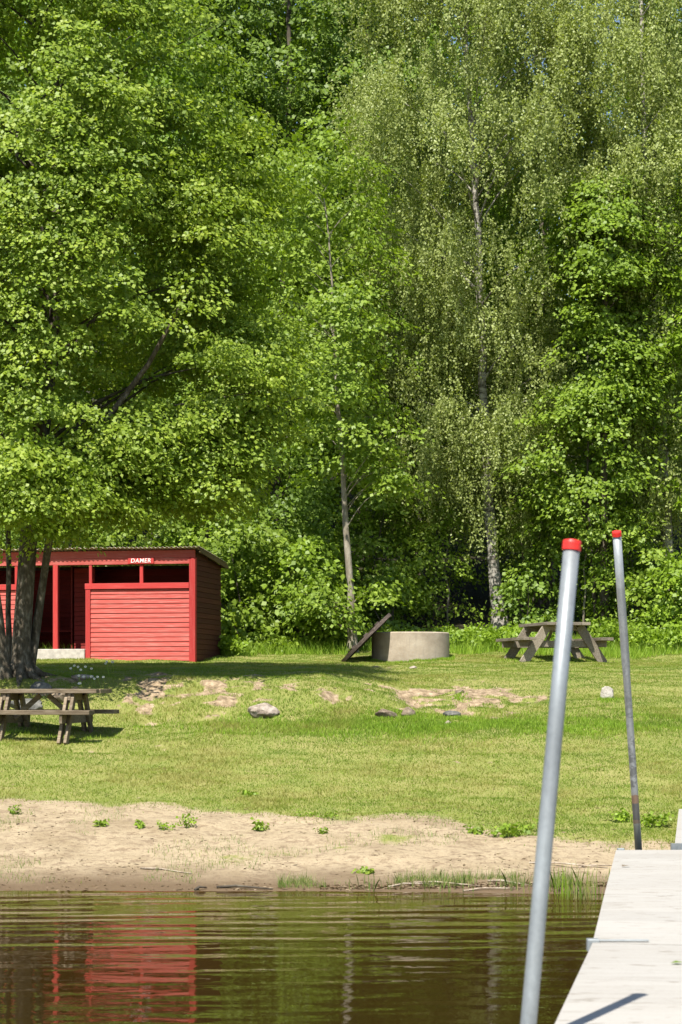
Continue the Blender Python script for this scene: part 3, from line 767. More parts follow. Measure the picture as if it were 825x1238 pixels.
# --- shrubs at the foot of the wood
def shrub(name, px, D, w, h, label, mat, k=60, L=.09, ns=70, seed=1, style='flat', z0=.15, group=None, gap=.46):
    prof = [(z0, w*.65), (h*.35, w), (h*.7, w*.8), (h, w*.3)]
    root = empty(name, tbase(px, D), 0, label=label, cat='shrub', group=group)
    C, o = crown_points(prof, ns, None, .25, gap, 1.3, .4, seed)
    mb = MB()
    g = random.Random(seed)
    for i in range(5):
        e = Vector(C[g.randrange(len(C))]); mb = MB().tube([(g.uniform(-.15, .15), g.uniform(-.1, .1), -.05), e*.5+Vector((0, 0, .1)), e], [.022, .015, .006], 5, False); mb.build('stem', BARK_DARK, root)
    v, r = sprays_flat(C, o, .36*(.6+.8*rng.random(len(C))), k, L, tilt=.6, thick=.08)
    bare_part(v, r, 'foliage', mat, root)
    return root
shrub('hazel_shrub', 300, 43.4, 1.25, 3.3, 'broad-leaved shrub growing at the right rear corner of the red hut', L_ALDER, 60, .12, 105, 3)
shrub('hazel_shrub', 372, 43.0, .95, 2.6, 'bright shrub just left of the slim pale trunk', L_LIME, 60, .12, 70, 4)
shrub('hazel_shrub', 335, 45.5, 1.7, 4.6, 'tall dark green shrub between the red hut and the slim trunk', L_DARK, 60, .11, 150, 5)
shrub('elder_shrub', 175, 45.2, 2.3, 4.1, 'lit shrub showing above the roof of the red hut', L_ALDER, 60, .11, 190, 6)
shrub('elder_shrub', 60, 45.4, 1.8, 4.3, 'shrub behind the hut roof hidden by the multi-stemmed tree', L_DARK, 50, .11, 110, 7)
shrub('elder_shrub', 250, 45.2, 1.4, 4.0, 'shrub above the right end of the hut roof', L_ALDER, 60, .11, 120, 17)
shrub('bramble_shrub', 470, 45.2, .9, 1.5, 'low leafy shrub in the dark gap behind the concrete ring', L_DARK, 50, .10, 45, 8)
shrub('elder_shrub', 520, 46.8, 1.2, 2.9, 'half-shaded shrub left of the white birch trunk', L_ALDER, 50, .09, 70, 9)
shrub('bramble_shrub', 640, 45.2, .8, 1.7, 'small shrub right beside the birch foot behind the table', L_DARK, 50, .10, 40, 10)
shrub('elder_shrub', 665, 46.4, 1.5, 3.6, 'leafy shrub behind the thick near pole', L_ALDER, 50, .10, 100, 11)
shrub('hazel_shrub', 780, 44.6, 1.2, 3.0, 'leafy shrub right of the thinner far pole', L_ALDER, 60, .11, 90, 12)
shrub('hazel_shrub', 830, 43.6, .9, 2.3, 'shrub cut by the right edge above the long grass', L_LIME, 60, .10, 60, 13)
shrub('elder_shrub', 735, 46.2, 1.0, 2.2, 'shaded low shrub between the two poles', L_DARK, 50, .10, 40, 14)
shrub('elder_shrub', 440, 46.6, 1.3, 4.4, 'fresh green shrub filling the gap just right of the slim pale trunk', L_ALDER, 60, .10, 120, 15)
shrub('elder_shrub', 398, 47.6, 1.4, 5.4, 'taller shaded shrub directly behind the slim pale trunk', L_ALDER, 60, .10, 140, 16)
shrub('elder_shrub', -40, 44.0, 1.5, 3.6, 'shrub beyond the far end of the red hut', L_ALDER, 50, .11, 90, 18)
shrub('elder_shrub', -190, 43.0, 1.8, 4.0, 'large shrub standing past the hut on the grass', L_ALDER, 50, .11, 110, 19)
def plant_patch(name, px, D, w, d, h, n, label, mat, seed):
    """low leafy plants standing close together: one clump"""
    root = empty(name, tbase(px, D), 0, label=label, cat='plant')
    g = np.random.default_rng(seed)
    x = (g.random(n)-.5)*2*w; y = (g.random(n)-.5)*2*d; hh = h*(.4+.6*g.random(n))
    bx, by, bz = root.location
    z = ground(bx+x, by+y)-bz+hh
    C = np.stack([x, y, z], 1); o = unit(np.stack([np.cos(g.random(n)*6.3), np.sin(g.random(n)*6.3), 0*x], 1)+1e-6)
    v, r = sprays_flat(C, o, .16*(.6+.8*rng.random(n)), 26, .085, tilt=.5, thick=.06)
    bare_part(v, r, 'foliage', mat, root)
for i, (px, D, w, d, h, n, lab) in enumerate([
        (505, 43.4, .8, .8, .30, 80, 'low bright plants behind the concrete ring'),
        (575, 43.2, .75, .9, .38, 90, 'lime green ground plants at the foot of the white birch'),
        (545, 42.6, .5, .5, .3, 45, 'sunlit nettle clump between the ring and the birch'),
        (650, 43.8, .6, .6, .35, 50, 'green clump behind the far picnic table top'),
        (745, 43.2, .5, .6, .55, 70, 'bright clump between far picnic table and thin pole'),
        (790, 42.6, .55, .5, .45, 60, 'bushy weeds right of the thin pole at the wood edge'),
        (835, 42.9, .6, .6, .5, 60, 'weeds at the wood edge cut by the right frame edge'),
        (310, 42.0, .8, .4, .28, 40, 'weeds along the wood edge right of the hut corner'),
        (440, 43.4, .6, .6, .35, 50, 'weeds in the shade behind the leaning round lid'),
        (276, 41.3, .25, .25, .35, 22, 'tuft of pale weeds against the hut side wall')]):
    plant_patch('weed_clump', px, D, w, d, h, n, lab, L_FERN if i not in (7, 8) else L_ALDER, 70+i)
# thin saplings in the dark gap
for i, (px, D, top, lab) in enumerate([(706, 45.0, 640, 'thin pale sapling stem seen just left of the poles gap'), (728, 45.4, 600, 'thin crooked sapling stem midway between the pole tops'),
                                       (744, 45.2, 660, 'brownish thin sapling stem left beside the thin pole'), (542, 46.5, 620, 'thin sapling stem left of the white birch trunk'),
                                       (630, 46.6, 630, 'straight sapling stem right of the birch trunk'), (790, 44.2, 700, 'short broken sapling stem at the right wood edge')]):
    b = tbase(px, D); h_ = H(top, D)-b[2]
    root = empty('sapling', b, 0, label=lab, cat='tree')
    g = random.Random(i)
    pts = [(g.uniform(-.08, .08)*(j > 0), g.uniform(-.05, .05), h_*j/6-.05) for j in range(7)]
    MB().tube(pts, [.03-.003*j for j in range(7)], 7, False).build('trunk', BARK_PALE, root, smooth=True)
    C = np.array([(pts[6][0]+random.uniform(-.4, .4), random.uniform(-.3, .3), h_*random.uniform(.8, 1.05)) for _ in range(9)])
    o = unit(rng.normal(size=(9, 3))*np.array((1, 1, 0)))
    v, r = sprays_flat(C, o, .3+0*C[:, 0], 30, .09)
    bare_part(v, r, 'crown', L_ALDER, root)

# ------------------------------------------------------------------ the red changing hut
SD = 39.5
hx, hz = A(236, SD), 2.46
HUT_R = -math.radians(11.5)
hut = empty('changing_hut', (hx, SD, hz), HUT_R, label='long low red wooden changing hut with open doorways and corrugated roof', cat='hut')
def siding(x0, x1, z0, z1, y, mat, name, bh=.097, th=.022, backing=True):
    mb = MB(); z = z0; n = max(1, round((z1-z0)/bh)); bh = (z1-z0)/n
    for i in range(n):
        zz = z0+i*bh; dy = random.uniform(-.002, .002)
        v = [(x0, y+dy-.007, zz+.003), (x1, y+dy-.007, zz+.003), (x1, y+dy+.004, zz+bh-.007), (x0, y+dy+.004, zz+bh-.007)]
        b = [(a, y+th, c) for (a, _, c) in v]
        mb.add(v+b, [(0, 1, 2, 3), (5, 4, 7, 6), (1, 0, 4, 5), (3, 2, 6, 7), (0, 3, 7, 4), (2, 1, 5, 6)])
    if backing: mb.box(x0+.005, x1-.005, y+th+.002, y+th+.014, z0, z1, r=.1)
    return mb.build(name, mat, hut)
def siding_y(y0, y1, x, ztop0, ztop1, mat, name, sgn=1, bh=.105):
    """end wall in the plane x, top sloping from ztop0 to ztop1"""
    mb = MB(); n = int(max(ztop0, ztop1)/bh)+1
    for i in range(-2, n):
        za = i*bh; zb = za+bh-.007
        def cut(z, y): return min(z, ztop0+(ztop1-ztop0)*(y-y0)/(y1-y0))
        if za > max(ztop0, ztop1)-.02: continue
        x_ = x+random.uniform(-.002, .002)
        v = [(x_+sgn*.006, y0, cut(za, y0)), (x_+sgn*.006, y1, cut(za, y1)), (x_-sgn*.004, y1, cut(zb, y1)), (x_-sgn*.004, y0, cut(zb, y0))]
        b = [(x-sgn*.02, p[1], p[2]) for p in v]
        mb.add(v+b, [(0, 1, 2, 3), (5, 4, 7, 6), (1, 0, 4, 5), (3, 2, 6, 7), (0, 3, 7, 4), (2, 1, 5, 6)])
    mb.add([(x-sgn*.022, y0, -.2), (x-sgn*.022, y1, -.2), (x-sgn*.022, y1, ztop1), (x-sgn*.022, y0, ztop0)], [(0, 1, 2, 3)])
    return mb.build(name, mat, hut)
def X_(px): return (px-236)/59.3
WL = X_(-116)
siding(X_(107), -.115, -.12, 1.41, 0, RED_BOARD, 'front_panel')
siding(WL+.115, X_(13), -.12, 1.41, 0, RED_BOARD, 'front_panel')
def trim(name, *boxes, mat=RED_TRIM):
    mb = MB()
    for b in boxes: mb.box(*b)
    return mb.build(name, mat, hut, bevel=.004)
trim('corner_post', (-.115, .012, -.028, .09, -.15, 2.03), mat=RED_TRIM_V)
trim('corner_post', (WL-.012, WL+.115, -.028, .09, -.15, 2.03), mat=RED_TRIM_V)
trim('panel_post', (X_(101), X_(107), -.03, .07, -.1, 1.415), mat=RED_TRIM_V)
trim('panel_post', (X_(13), X_(19), -.03, .07, -.1, 1.415), mat=RED_TRIM_V)
trim('rail', (X_(101)-.01, -.117, -.04, .09, 1.417, 1.53))
trim('rail', (WL+.117, X_(19)+.01, -.04, .09, 1.417, 1.53))
trim('door_post', (X_(60), X_(66), -.02, .08, .2, 1.905), mat=RED_TRIM_V)
for a, b in ((105, 108.5), (168, 172)):
    trim('mullion', (X_(a), X_(b), -.005, .07, 1.532, 1.905), mat=RED_TRIM_V)
    trim('mullion', (WL-X_(b), WL-X_(a), -.005, .07, 1.532, 1.905), mat=RED_TRIM_V)
fb = MB(); fb.box(WL+.117, -.117, -.014, .03, 1.907, 1.965); fb.box(WL+.117, -.117, -.012, .03, 1.969, 2.03); fb.box(WL, 0, -.016, .03, 2.034, 2.18)
fb.build('fascia', RED_BOARD, hut, bevel=.003)
siding_y(.09, 2.0, 0.0, 2.17, 1.98, RED_SIDE_SHADE, 'side_wall', 1)
siding_y(.09, 2.0, WL, 2.17, 1.98, RED_SIDE_SHADE, 'side_wall', -1)
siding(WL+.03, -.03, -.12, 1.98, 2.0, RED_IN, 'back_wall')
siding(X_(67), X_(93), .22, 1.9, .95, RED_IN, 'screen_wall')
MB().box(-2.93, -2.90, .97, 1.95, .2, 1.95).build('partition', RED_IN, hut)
MB().box(WL+.03, -.03, .1, 1.98, .12, .2).build('floor', WOOD_DARK, hut)
MB().box(X_(20), X_(100.5), -.06, .098, -.2, .215).build('step', CONC, hut, bevel=.01)
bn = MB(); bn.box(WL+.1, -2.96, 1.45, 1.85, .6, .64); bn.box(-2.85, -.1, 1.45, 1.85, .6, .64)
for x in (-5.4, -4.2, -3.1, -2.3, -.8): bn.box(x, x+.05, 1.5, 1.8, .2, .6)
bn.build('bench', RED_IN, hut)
def corrugated():
    x0, x1 = WL-.14, .14; y0, y1 = -.165, 2.14
    n = int((x1-x0)/.0115); X = np.linspace(x0, x1, n); w_ = .014*np.sin(X*2*PI/.092)
    v = []
    for (y, z) in ((y0, 2.235), (1.0, 2.13), (y1, 2.02)):
        v.append(np.stack([X, 0*X+y+.004*np.sin(X*3.1), w_+z+.006*np.sin(X*2.3)], 1))
    low = [q-np.array((0, 0, .004)) for q in v]
    V = np.concatenate(v+low); lo = []
    for r in range(2):
        for i in range(n-1):
            a = r*n+i; lo += [a, a+1, a+n+1, a+n]; b = a+3*n; lo += [b, b+n, b+n+1, b+1]
    for i in range(n-1): lo += [i, i+3*n, i+3*n+1, i+1]; a = 2*n+i; lo += [a, a+1, a+3*n+1, a+3*n]
    return mesh_np('roof', V, 4, lo, ROOF_M, hut, {'rnd': ('FACE', np.zeros(len(lo)//4))})
corrugated()
rf = MB()
for y in (.1, 1.0, 1.95): rf.box(WL-.1, .11, y, y+.07, 2.175-y*.1-.05, 2.175-y*.1+.018)
rf.build('rafter', WOOD_DARK, hut)
for xb in (.125, WL-.125): MB().beam((xb, -.10, 2.17), (xb, 2.10, 1.955), .022, .085).build('bargeboard', WOOD_EAVE, hut)
sb_ = MB().box(WL+.1, -.1, .06, .1, -.2, .115); sb_.build('sill', RED_IN, hut)
# name board
def W2(x, y, z):
    c, s = math.cos(HUT_R), math.sin(HUT_R)
    return (hx+c*x-s*y, SD+s*x+c*y, hz+z)
sg = empty('sign', W2(X_(170), -.03, 1.965), HUT_R, label='small red name board with white letters under the hut roof', cat='sign')
MB().box(X_(154)-X_(170), X_(186)-X_(170), -.012, .014, -.05, .062).build('board', RED_TRIM, sg, bevel=.003)
cu = bpy.data.curves.new('lettering', 'FONT'); cu.body = 'DAMER'; cu.size = .118; cu.align_x = 'CENTER'; cu.align_y = 'CENTER'
cu.extrude = .003; cu.offset = .0008; cu.space_character = 1.14; cu.shear = .15
tmp = bpy.data.objects.new('tmp', cu); COL.objects.link(tmp)
dg = bpy.context.evaluated_depsgraph_get(); me = bpy.data.meshes.new_from_object(tmp.evaluated_get(dg))
bpy.data.objects.remove(tmp); me.materials.clear(); me.materials.append(WHITE_P)
lt = bpy.data.objects.new('lettering', me); COL.objects.link(lt); lt.parent = sg
lt.rotation_euler = (PI/2, 0, 0); lt.location = (0, -.0165, .008)

# ------------------------------------------------------------------ picnic tables
def picnic(px_loc, rz, label, Lt, Wt, Wtop, Ht, Hs, mat, frame_off, double=True, pitch=0.0):
    t = empty('picnic_table', px_loc, rz, label=label, cat='picnic table', group='wooden picnic tables')
    t.rotation_euler = (pitch, 0, rz)
    th = .06
    mb = MB(); k = 5; w = Wtop/k
    for i in range(k):
        y = -Wtop/2+i*w; d = random.uniform(-.012, .012)
        mb.box(-Lt/2+d, Lt/2+d, y+.004, y+w-.004, Ht-th, Ht)
    mb.build('tabletop', mat, t, bevel=.004)
    for s in (-1, 1):
        mb = MB()
        for j in range(2):
            y = s*(Wt/2-.14)+(j-.5)*.14; mb.box(-Lt/2+random.uniform(-.01, .01), Lt/2+random.uniform(-.01, .01), y-.067, y+.067, Hs-th, Hs)
        mb.build('seat', mat, t, bevel=.004)
    for e in (-1, 1):
        x = e*(Lt/2-frame_off)
        for s in (-1, 1):
            mb = MB(); a = (x, s*(Wt/2-.10), -.06); b = (x, s*(Wtop/2-.13), Ht-th-.002)
            if double:
                for dx in (-.048, .048): mb.beam((a[0]+dx, a[1], a[2]), (b[0]+dx, b[1], b[2]), .045, .11, up=(0, 1, .3))
            else: mb.beam(a, b, .05, .18, up=(0, 1, .3))
            mb.build('leg', mat, t, bevel=.004)
        xo = x if double else x-e*.052
        MB().box(xo-.022, xo+.022, -Wt/2+.02, Wt/2-.02, Hs-th-.125, Hs-th-.002).build('seat_beam', mat, t, bevel=.003)
        MB().box(xo-.022, xo+.022, -Wtop/2+.03, Wtop/2-.03, Ht-th-.10, Ht-th-.002).build('top_beam', mat, t, bevel=.003)
        MB().beam((e*.06, 0, Ht-th-.03), (xo-e*.03, 0, Hs-.12), .04, .07).build('brace', mat, t, bevel=.003)
    return t
Dt = 28.5; tx = -4.24
picnic((tx-.02, Dt, 1.165), -math.radians(10), 'grey-brown picnic table with long side to the lake, below the multi-stemmed tree', 1.8, 1.5, .75, .72, .42, WOOD_BROWN, .42, True)
p2 = G(668, 799)
D2 = 40.0; x2 = A(670, D2)
picnic((x2, D2, H(798, D2)-.02), PI/2+math.radians(14), 'weathered picnic table seen from its end, behind the thick near pole', 1.7, 1.9, .92, .76, .46, WOOD_GREY, .3, False)

# ------------------------------------------------------------------ concrete ring and its lid
rD = 40.1; rx = A(496.5, rD); rzg = H(804.5, rD-.78)
ring = empty('concrete_ring', (rx, rD, rzg), 0, label='pale grey concrete well ring standing on the grass', cat='well ring')
ro, ri, rh = .785, .69, .67
MB().lathe([(ro, -.12), (ro, rh-.02), (ro-.02, rh), (ri+.02, rh), (ri, rh-.02), (ri, -.12)], 72).build('wall', RING, ring, smooth=False)
lid = empty('round_lid', (0, 0, 0), 0, label='dark slatted wooden round lid leaning on the concrete ring', cat='lid')
a0 = Vector((A(409, 39.6), 39.6, H(806, 39.6))); a1 = Vector((A(471, 39.8), 39.8, H(744, 39.8)))
cc = (a0+a1)/2; rad_ = (a1-a0).length/2
ux = (a1-a0).normalized(); uy = Vector((.12, .98, .10)); uy = (uy-ux*uy.dot(ux)).normalized(); un = ux.cross(uy)
lid.matrix_world = Matrix(((ux.x, uy.x, un.x, cc.x), (ux.y, uy.y, un.y, cc.y), (ux.z, uy.z, un.z, cc.z), (0, 0, 0, 1)))
lb = MB(); nb_ = 11; wv = 2*rad_/nb_
for i in range(nb_):
    y0 = -rad_+i*wv+.006; y1 = y0+wv-.012
    def xe(y): return math.sqrt(max(1e-4, rad_*rad_-min(rad_*.999, abs(y))**2))
    top = [(-xe(y0), y0, .022), (xe(y0), y0, .022), (xe(y1), y1, .022), (-xe(y1), y1, .022)]
    lb.add(top+[(a, b, -.022) for a, b, c in top], [(0, 1, 2, 3), (5, 4, 7, 6), (1, 0, 4, 5), (2, 1, 5, 6), (3, 2, 6, 7), (0, 3, 7, 4)])
lb.build('board', WOOD_DARK, lid)
for s in (-.32, 0, .32):
    e = math.sqrt(rad_**2-(s*rad_*1.4)**2)*.93
    MB().box(s*rad_*1.4-.05, s*rad_*1.4+.05, -e, e, .024, .064).build('batten', WOOD_DARK, lid)
rim = MB()
for sgn in (1,):
    n = 60; vs = []; fs = []
    for j in range(n):
        t = 2*PI*j/n
        for (q, z) in ((rad_+.002, -.035), (rad_+.02, -.035), (rad_+.02, .035), (rad_+.002, .035)): vs.append((q*math.cos(t), q*math.sin(t), z))
    for j in range(n):
        a = j*4; b = ((j+1) % n)*4
        for k in range(4): fs.append((a+k, a+(k+1) % 4, b+(k+1) % 4, b+k))
    rim.add(vs, fs)
rim.build('rim', WOOD_DARK, lid)

# ------------------------------------------------------------------ rocks
def rock(name, px, py, w, h, d, mat, label, cat='rock', seed=0, flat=0.0, rot=0.0, D=None, sink=.3):
    p = G(px, py)
    bm_v = []; g = random.Random(seed)
    import bmesh
    bm = bmesh.new(); bmesh.ops.create_icosphere(bm, subdivisions=4, radius=1.0)
    off = seed*7.3
    for v in bm.verts:
        c = v.co.copy()
        n = float(fbm(c.x+off, c.y, c.z, 1.1, 2))-.5; n2 = float(fbm(c.x+off, c.y+5, c.z, 3.5, 3))-.5
        # facet: clamp against a few planes
        q = c*(1+.7*n+.45*n2)
        for k in range(7):
            gg = random.Random(seed*31+k); pn = Vector((gg.uniform(-1, 1), gg.uniform(-1, 1), gg.uniform(-.6, 1))).normalized(); m_ = gg.uniform(.5, .8)
            e = q.dot(pn)-m_
            if e > 0: q = q-pn*e*.85
        v.co = Vector((q.x*w/2, q.y*d/2, q.z*h*.62))
    me = bpy.data.meshes.new(name); bm.to_mesh(me); bm.free(); me.materials.append(mat)
    me.polygons.foreach_set('use_smooth', [True]*len(me.polygons))
    o = bpy.data.objects.new(name, me); COL.objects.link(o); o.location = (p.x, p.y, p.z+h*(.5-sink)); o.rotation_euler = (0, flat, rot)
    tag(o, label, cat); return o
def S(px, py): return F/G(px, py).y
for (px, py, wp, hp, mat, lab, sd, fl) in [
        (734, 844, 17, 18, ROCK_W, 'pale pointed rock on the grass left of the thin pole', 1, 0),
        (316, 864, 40, 18, ROCK_P, 'mottled pinkish flat rock in the grass below the bank', 2, 0),
        (470, 867, 30, 11, ROCK_S, 'dark flat slab at the left end of the bare bank', 3, .1),
        (494, 865, 20, 12, ROCK_S, 'brown slate piece right against the dark slab', 4, -.1),
        (546, 867, 19, 10, ROCK_G, 'grey round stone in the bare soil of the bank', 5, 0),
        (541, 876, 8, 6, ROCK_P, 'small reddish stone in the lush grass', 6, 0),
        (556, 839, 12, 6, ROCK_S, 'dark small stone at the upper edge of the bare bank', 7, 0),
        (50, 836, 24, 16, ROCK_G, 'bluish grey boulder at the foot of the multi-stemmed tree', 8, 0),
        (30, 856, 44, 16, ROCK_G, 'broad grey boulder seen under the near table top', 9, 0),
        (82, 848, 36, 15, ROCK_S, 'dark boulder right of the tree foot behind the table end', 10, 0),
        (100, 822, 26, 10, ROCK_P, 'rough brown stone in the shade right of the tree roots', 11, 0),
        (499, 808, 10, 4, ROCK_P, 'little stone under the front of the concrete ring', 12, 0)]:
    s_ = S(px, py)
    rock('rock', px, py, wp/s_*1.1, hp/s_*(1.15 if mat is ROCK_W else 1.05), wp/s_*.7, mat, lab, 'rock', sd, fl)

# ------------------------------------------------------------------ daisies
for i, (px, py, hpx) in enumerate([(86, 816, 8), (95, 822, 10), (101, 826, 9), (106, 820, 11), (134, 812, 8), (139, 809, 9), (116, 830, 10), (93, 834, 8), (125, 828, 9)]):
    p = G(px, py+4); s_ = F/p.y
    root = empty('daisy', (p.x, p.y, p.z-.01), 0, label='white daisy in the grass between the tree foot and the hut', cat='flower', group='white daisies by the tree foot')
    for k in range(2):
        st = MB(); fl = MB(); ce = MB()
        hx_, hy_ = random.uniform(-.1, .1), random.uniform(-.05, .05); hh = hpx/s_*random.uniform(.9, 1.7)+.05
        st.tube([(hx_*.3, hy_*.3, 0), (hx_*.8, hy_*.8, hh*.6), (hx_, hy_, hh)], [.004, .003, .003], 4, False)
        c = Vector((hx_, hy_-.004, hh)); n = 12
        vs = []
        for j in range(n):
            t = 2*PI*j/n; q = .024 if j % 2 == 0 else .016
            vs.append((c.x+q*math.cos(t), c.y-.012+.006*math.sin(t), c.z+q*math.sin(t)*.85))
        fl.add([tuple(c)]+vs, [(0, 1+j, 1+(j+1) % n) for j in range(n)])
        ce.tube([(c.x, c.y-.008, c.z), (c.x, c.y-.02, c.z)], [.008, .006], 8)
        st.build('stem', L_FERN, root); f_ = fl.build('flower', DAISY_W, root); ce.build('flower_centre', YEL, f_)

# ------------------------------------------------------------------ small beach plants, reeds, sticks, leaves
def tuft(name, loc, label, n, h, spread, mat, cat='plant', wid=.012, group=None, lean=.6):
    root = empty(name, loc, 0, label=label, cat=cat, group=group)
    x = rng.normal(size=n)*spread; y = rng.normal(size=n)*spread
    hh = h*(.35+.65*rng.random(n)); a = rng.random(n)*2*PI; b = rng.random(n)*2*PI
    z = ground(loc[0]+x, loc[1]+y)-loc[2]-.01
    z = np.maximum(z, -.3)
    p = np.stack([x, y, z], 1); s = np.stack([np.cos(a), np.sin(a), 0*a], 1)*wid*.5
    ln = lean*rng.random(n)[:, None]; out = np.stack([np.cos(b), np.sin(b), 0*b], 1)
    m_ = p+out*ln*.25*hh[:, None]+np.array((0, 0, 1))*hh[:, None]*.55; t = p+out*ln*.8*hh[:, None]+np.array((0, 0, 1))*hh[:, None]
    v = np.stack([p-s, p+s, m_+s*.8, t, m_-s*.8], 1).reshape(-1, 3)
    mesh_np('foliage', v, 5, np.arange(n*5), mat, root, {'rnd': ('FACE', rng.random(n))})
    return root
def weed(px, py, h, label, n=6, k=9, L=.06, mat=L_LIME, spread=.12):
    L *= random.uniform(.55, .95); n = max(3, int(n*.8)); mat = random.choice([L_ALDER, L_LIME, L_FERN])
    p = G(px, py); root = empty('weed', (p.x, p.y, p.z), 0, label=label, cat='plant')
    mb = MB(); Cs = []
    for i in range(n):
        ex, ey, hh = random.uniform(-1, 1)*spread, random.uniform(-.6, .6)*spread, h*random.uniform(.5, 1)
        MB().tube([(ex*.2, ey*.2, -.01), (ex, ey, hh)], [.004, .002], 4, False).build('stem', L_FERN, root)
        for t in (.45, .75, 1.0): Cs.append((ex*t, ey*t, hh*t))
    Cs = np.array(Cs); o = unit(rng.normal(size=(len(Cs), 3))*np.array((1, 1, 0)))
    v, r = sprays_flat(Cs, o, .035+0*Cs[:, 0], k, L, thick=.015, tilt=.4)
    bare_part(v, r, 'foliage', mat, root)
for (px, py, h, lab, n, sp) in [
        (227, 1001, .17, 'tallest leafy weed on the sand left of centre', 5, .09),
        (205, 1003, .09, 'low sprawling weed on the sand just left of the tallest one', 6, .16),
        (313, 1005, .13, 'weed on the sand below the lawn edge near the centre', 5, .08),
        (172, 1001, .09, 'small weed on the sand left of the sprawling one', 4, .07),
        (122, 999, .06, 'tiny weed by the lawn edge on the left sand', 4, .06),
        (20, 985, .10, 'small weed on the sand at the far left', 4, .06),
        (615, 1012, .15, 'bushy dark green weed at the lawn edge left of the thick pole', 12, .28),
        (640, 1006, .14, 'weed close to the left of the thick pole', 6, .14),
        (577, 1008, .10, 'small weed at the end of the pale sand strip', 5, .1),
        (392, 1008, .07, 'tiny weed on the sand below the ring', 4, .08),
        (440, 1056, .06, 'bright little weed on the wet sand', 4, .07),
        (752, 993, .14, 'leafy weed on the lawn beside the thin pole', 7, .12),
        (792, 1000, .17, 'dark leafy weed on the lawn right of the thin pole', 9, .16),
        (385, 988, .06, 'low weed on the lawn edge at the centre', 7, .25),
        (310, 962, .05, 'flat dark weed on the mown lawn', 5, .18)]:
    weed(px, py, h, lab, n, 8, .055, L_LIME if h < .14 else L_ALDER, sp)
p = G(690, 1100)
for i, (px, D, n, h, sp, lab) in enumerate([
        (690, 18.3, 55, .36, .12, 'tall green reed tuft in the shallow water beside the pier'),
        (706, 18.0, 36, .30, .10, 'reed tuft nearest the pier edge'),
        (672, 18.6, 60, .25, .12, 'short reed tuft just right of the thick pole'),
        (625, 18.7, 50, .20, .14, 'sparse reeds at the waterline left of the thick pole'),
        (540, 18.7, 46, .18, .14, 'sparse reeds at the waterline below the ring'),
        (460, 18.75, 40, .18, .14, 'thin grass tuft at the waterline near the centre')]):
    x_ = A(px, D); tuft('reed_tuft', (x_, D, gz(x_, D)), lab, n, h+max(0, -gz(x_, D)), sp, L_REED if i != 0 else L_LUSH, wid=.008, lean=.6)
sticks = [(500, 1068, 580, 1072, 'longest bleached stick on the waterline, centre right'), (590, 1066, 640, 1071, 'pale stick lying left of the thick pole at the water edge'),
          (470, 1073, 520, 1069, 'short bleached stick near the waterline'), (560, 1078, 630, 1075, 'thin stick right at the water, below the longest one'),
          (236, 1077, 250, 1074, 'dark wet branch end sticking out at the left waterline'), (262, 1074, 330, 1076, 'pale stick beside the dark wet branch end'),
          (170, 1051, 232, 1057, 'thin root lying across the left sand'), (640, 1044, 735, 1050, 'thin dry stem on the sand between the poles'),
          (700, 1050, 742, 1047, 'pale straw on the sand near the pier end')]
for (xa, ya, xb, yb, lab) in sticks:
    a = G(xa, ya); b = G(xb, yb)
    rr = .010 if 'dark' not in lab else .014
    o = MB().tube([a+Vector((0, 0, rr*.7)), a.lerp(b, .35)+Vector((0, .03, rr+.012)), a.lerp(b, .7)+Vector((0, -.02, rr+.006)), b+Vector((0, 0, rr*.6))], [rr, rr*.9, rr*.7, rr*.4], 6).build('stick', STICK if 'dark' not in lab else BARK_DARK, smooth=True)
    tag(o, lab, 'stick')

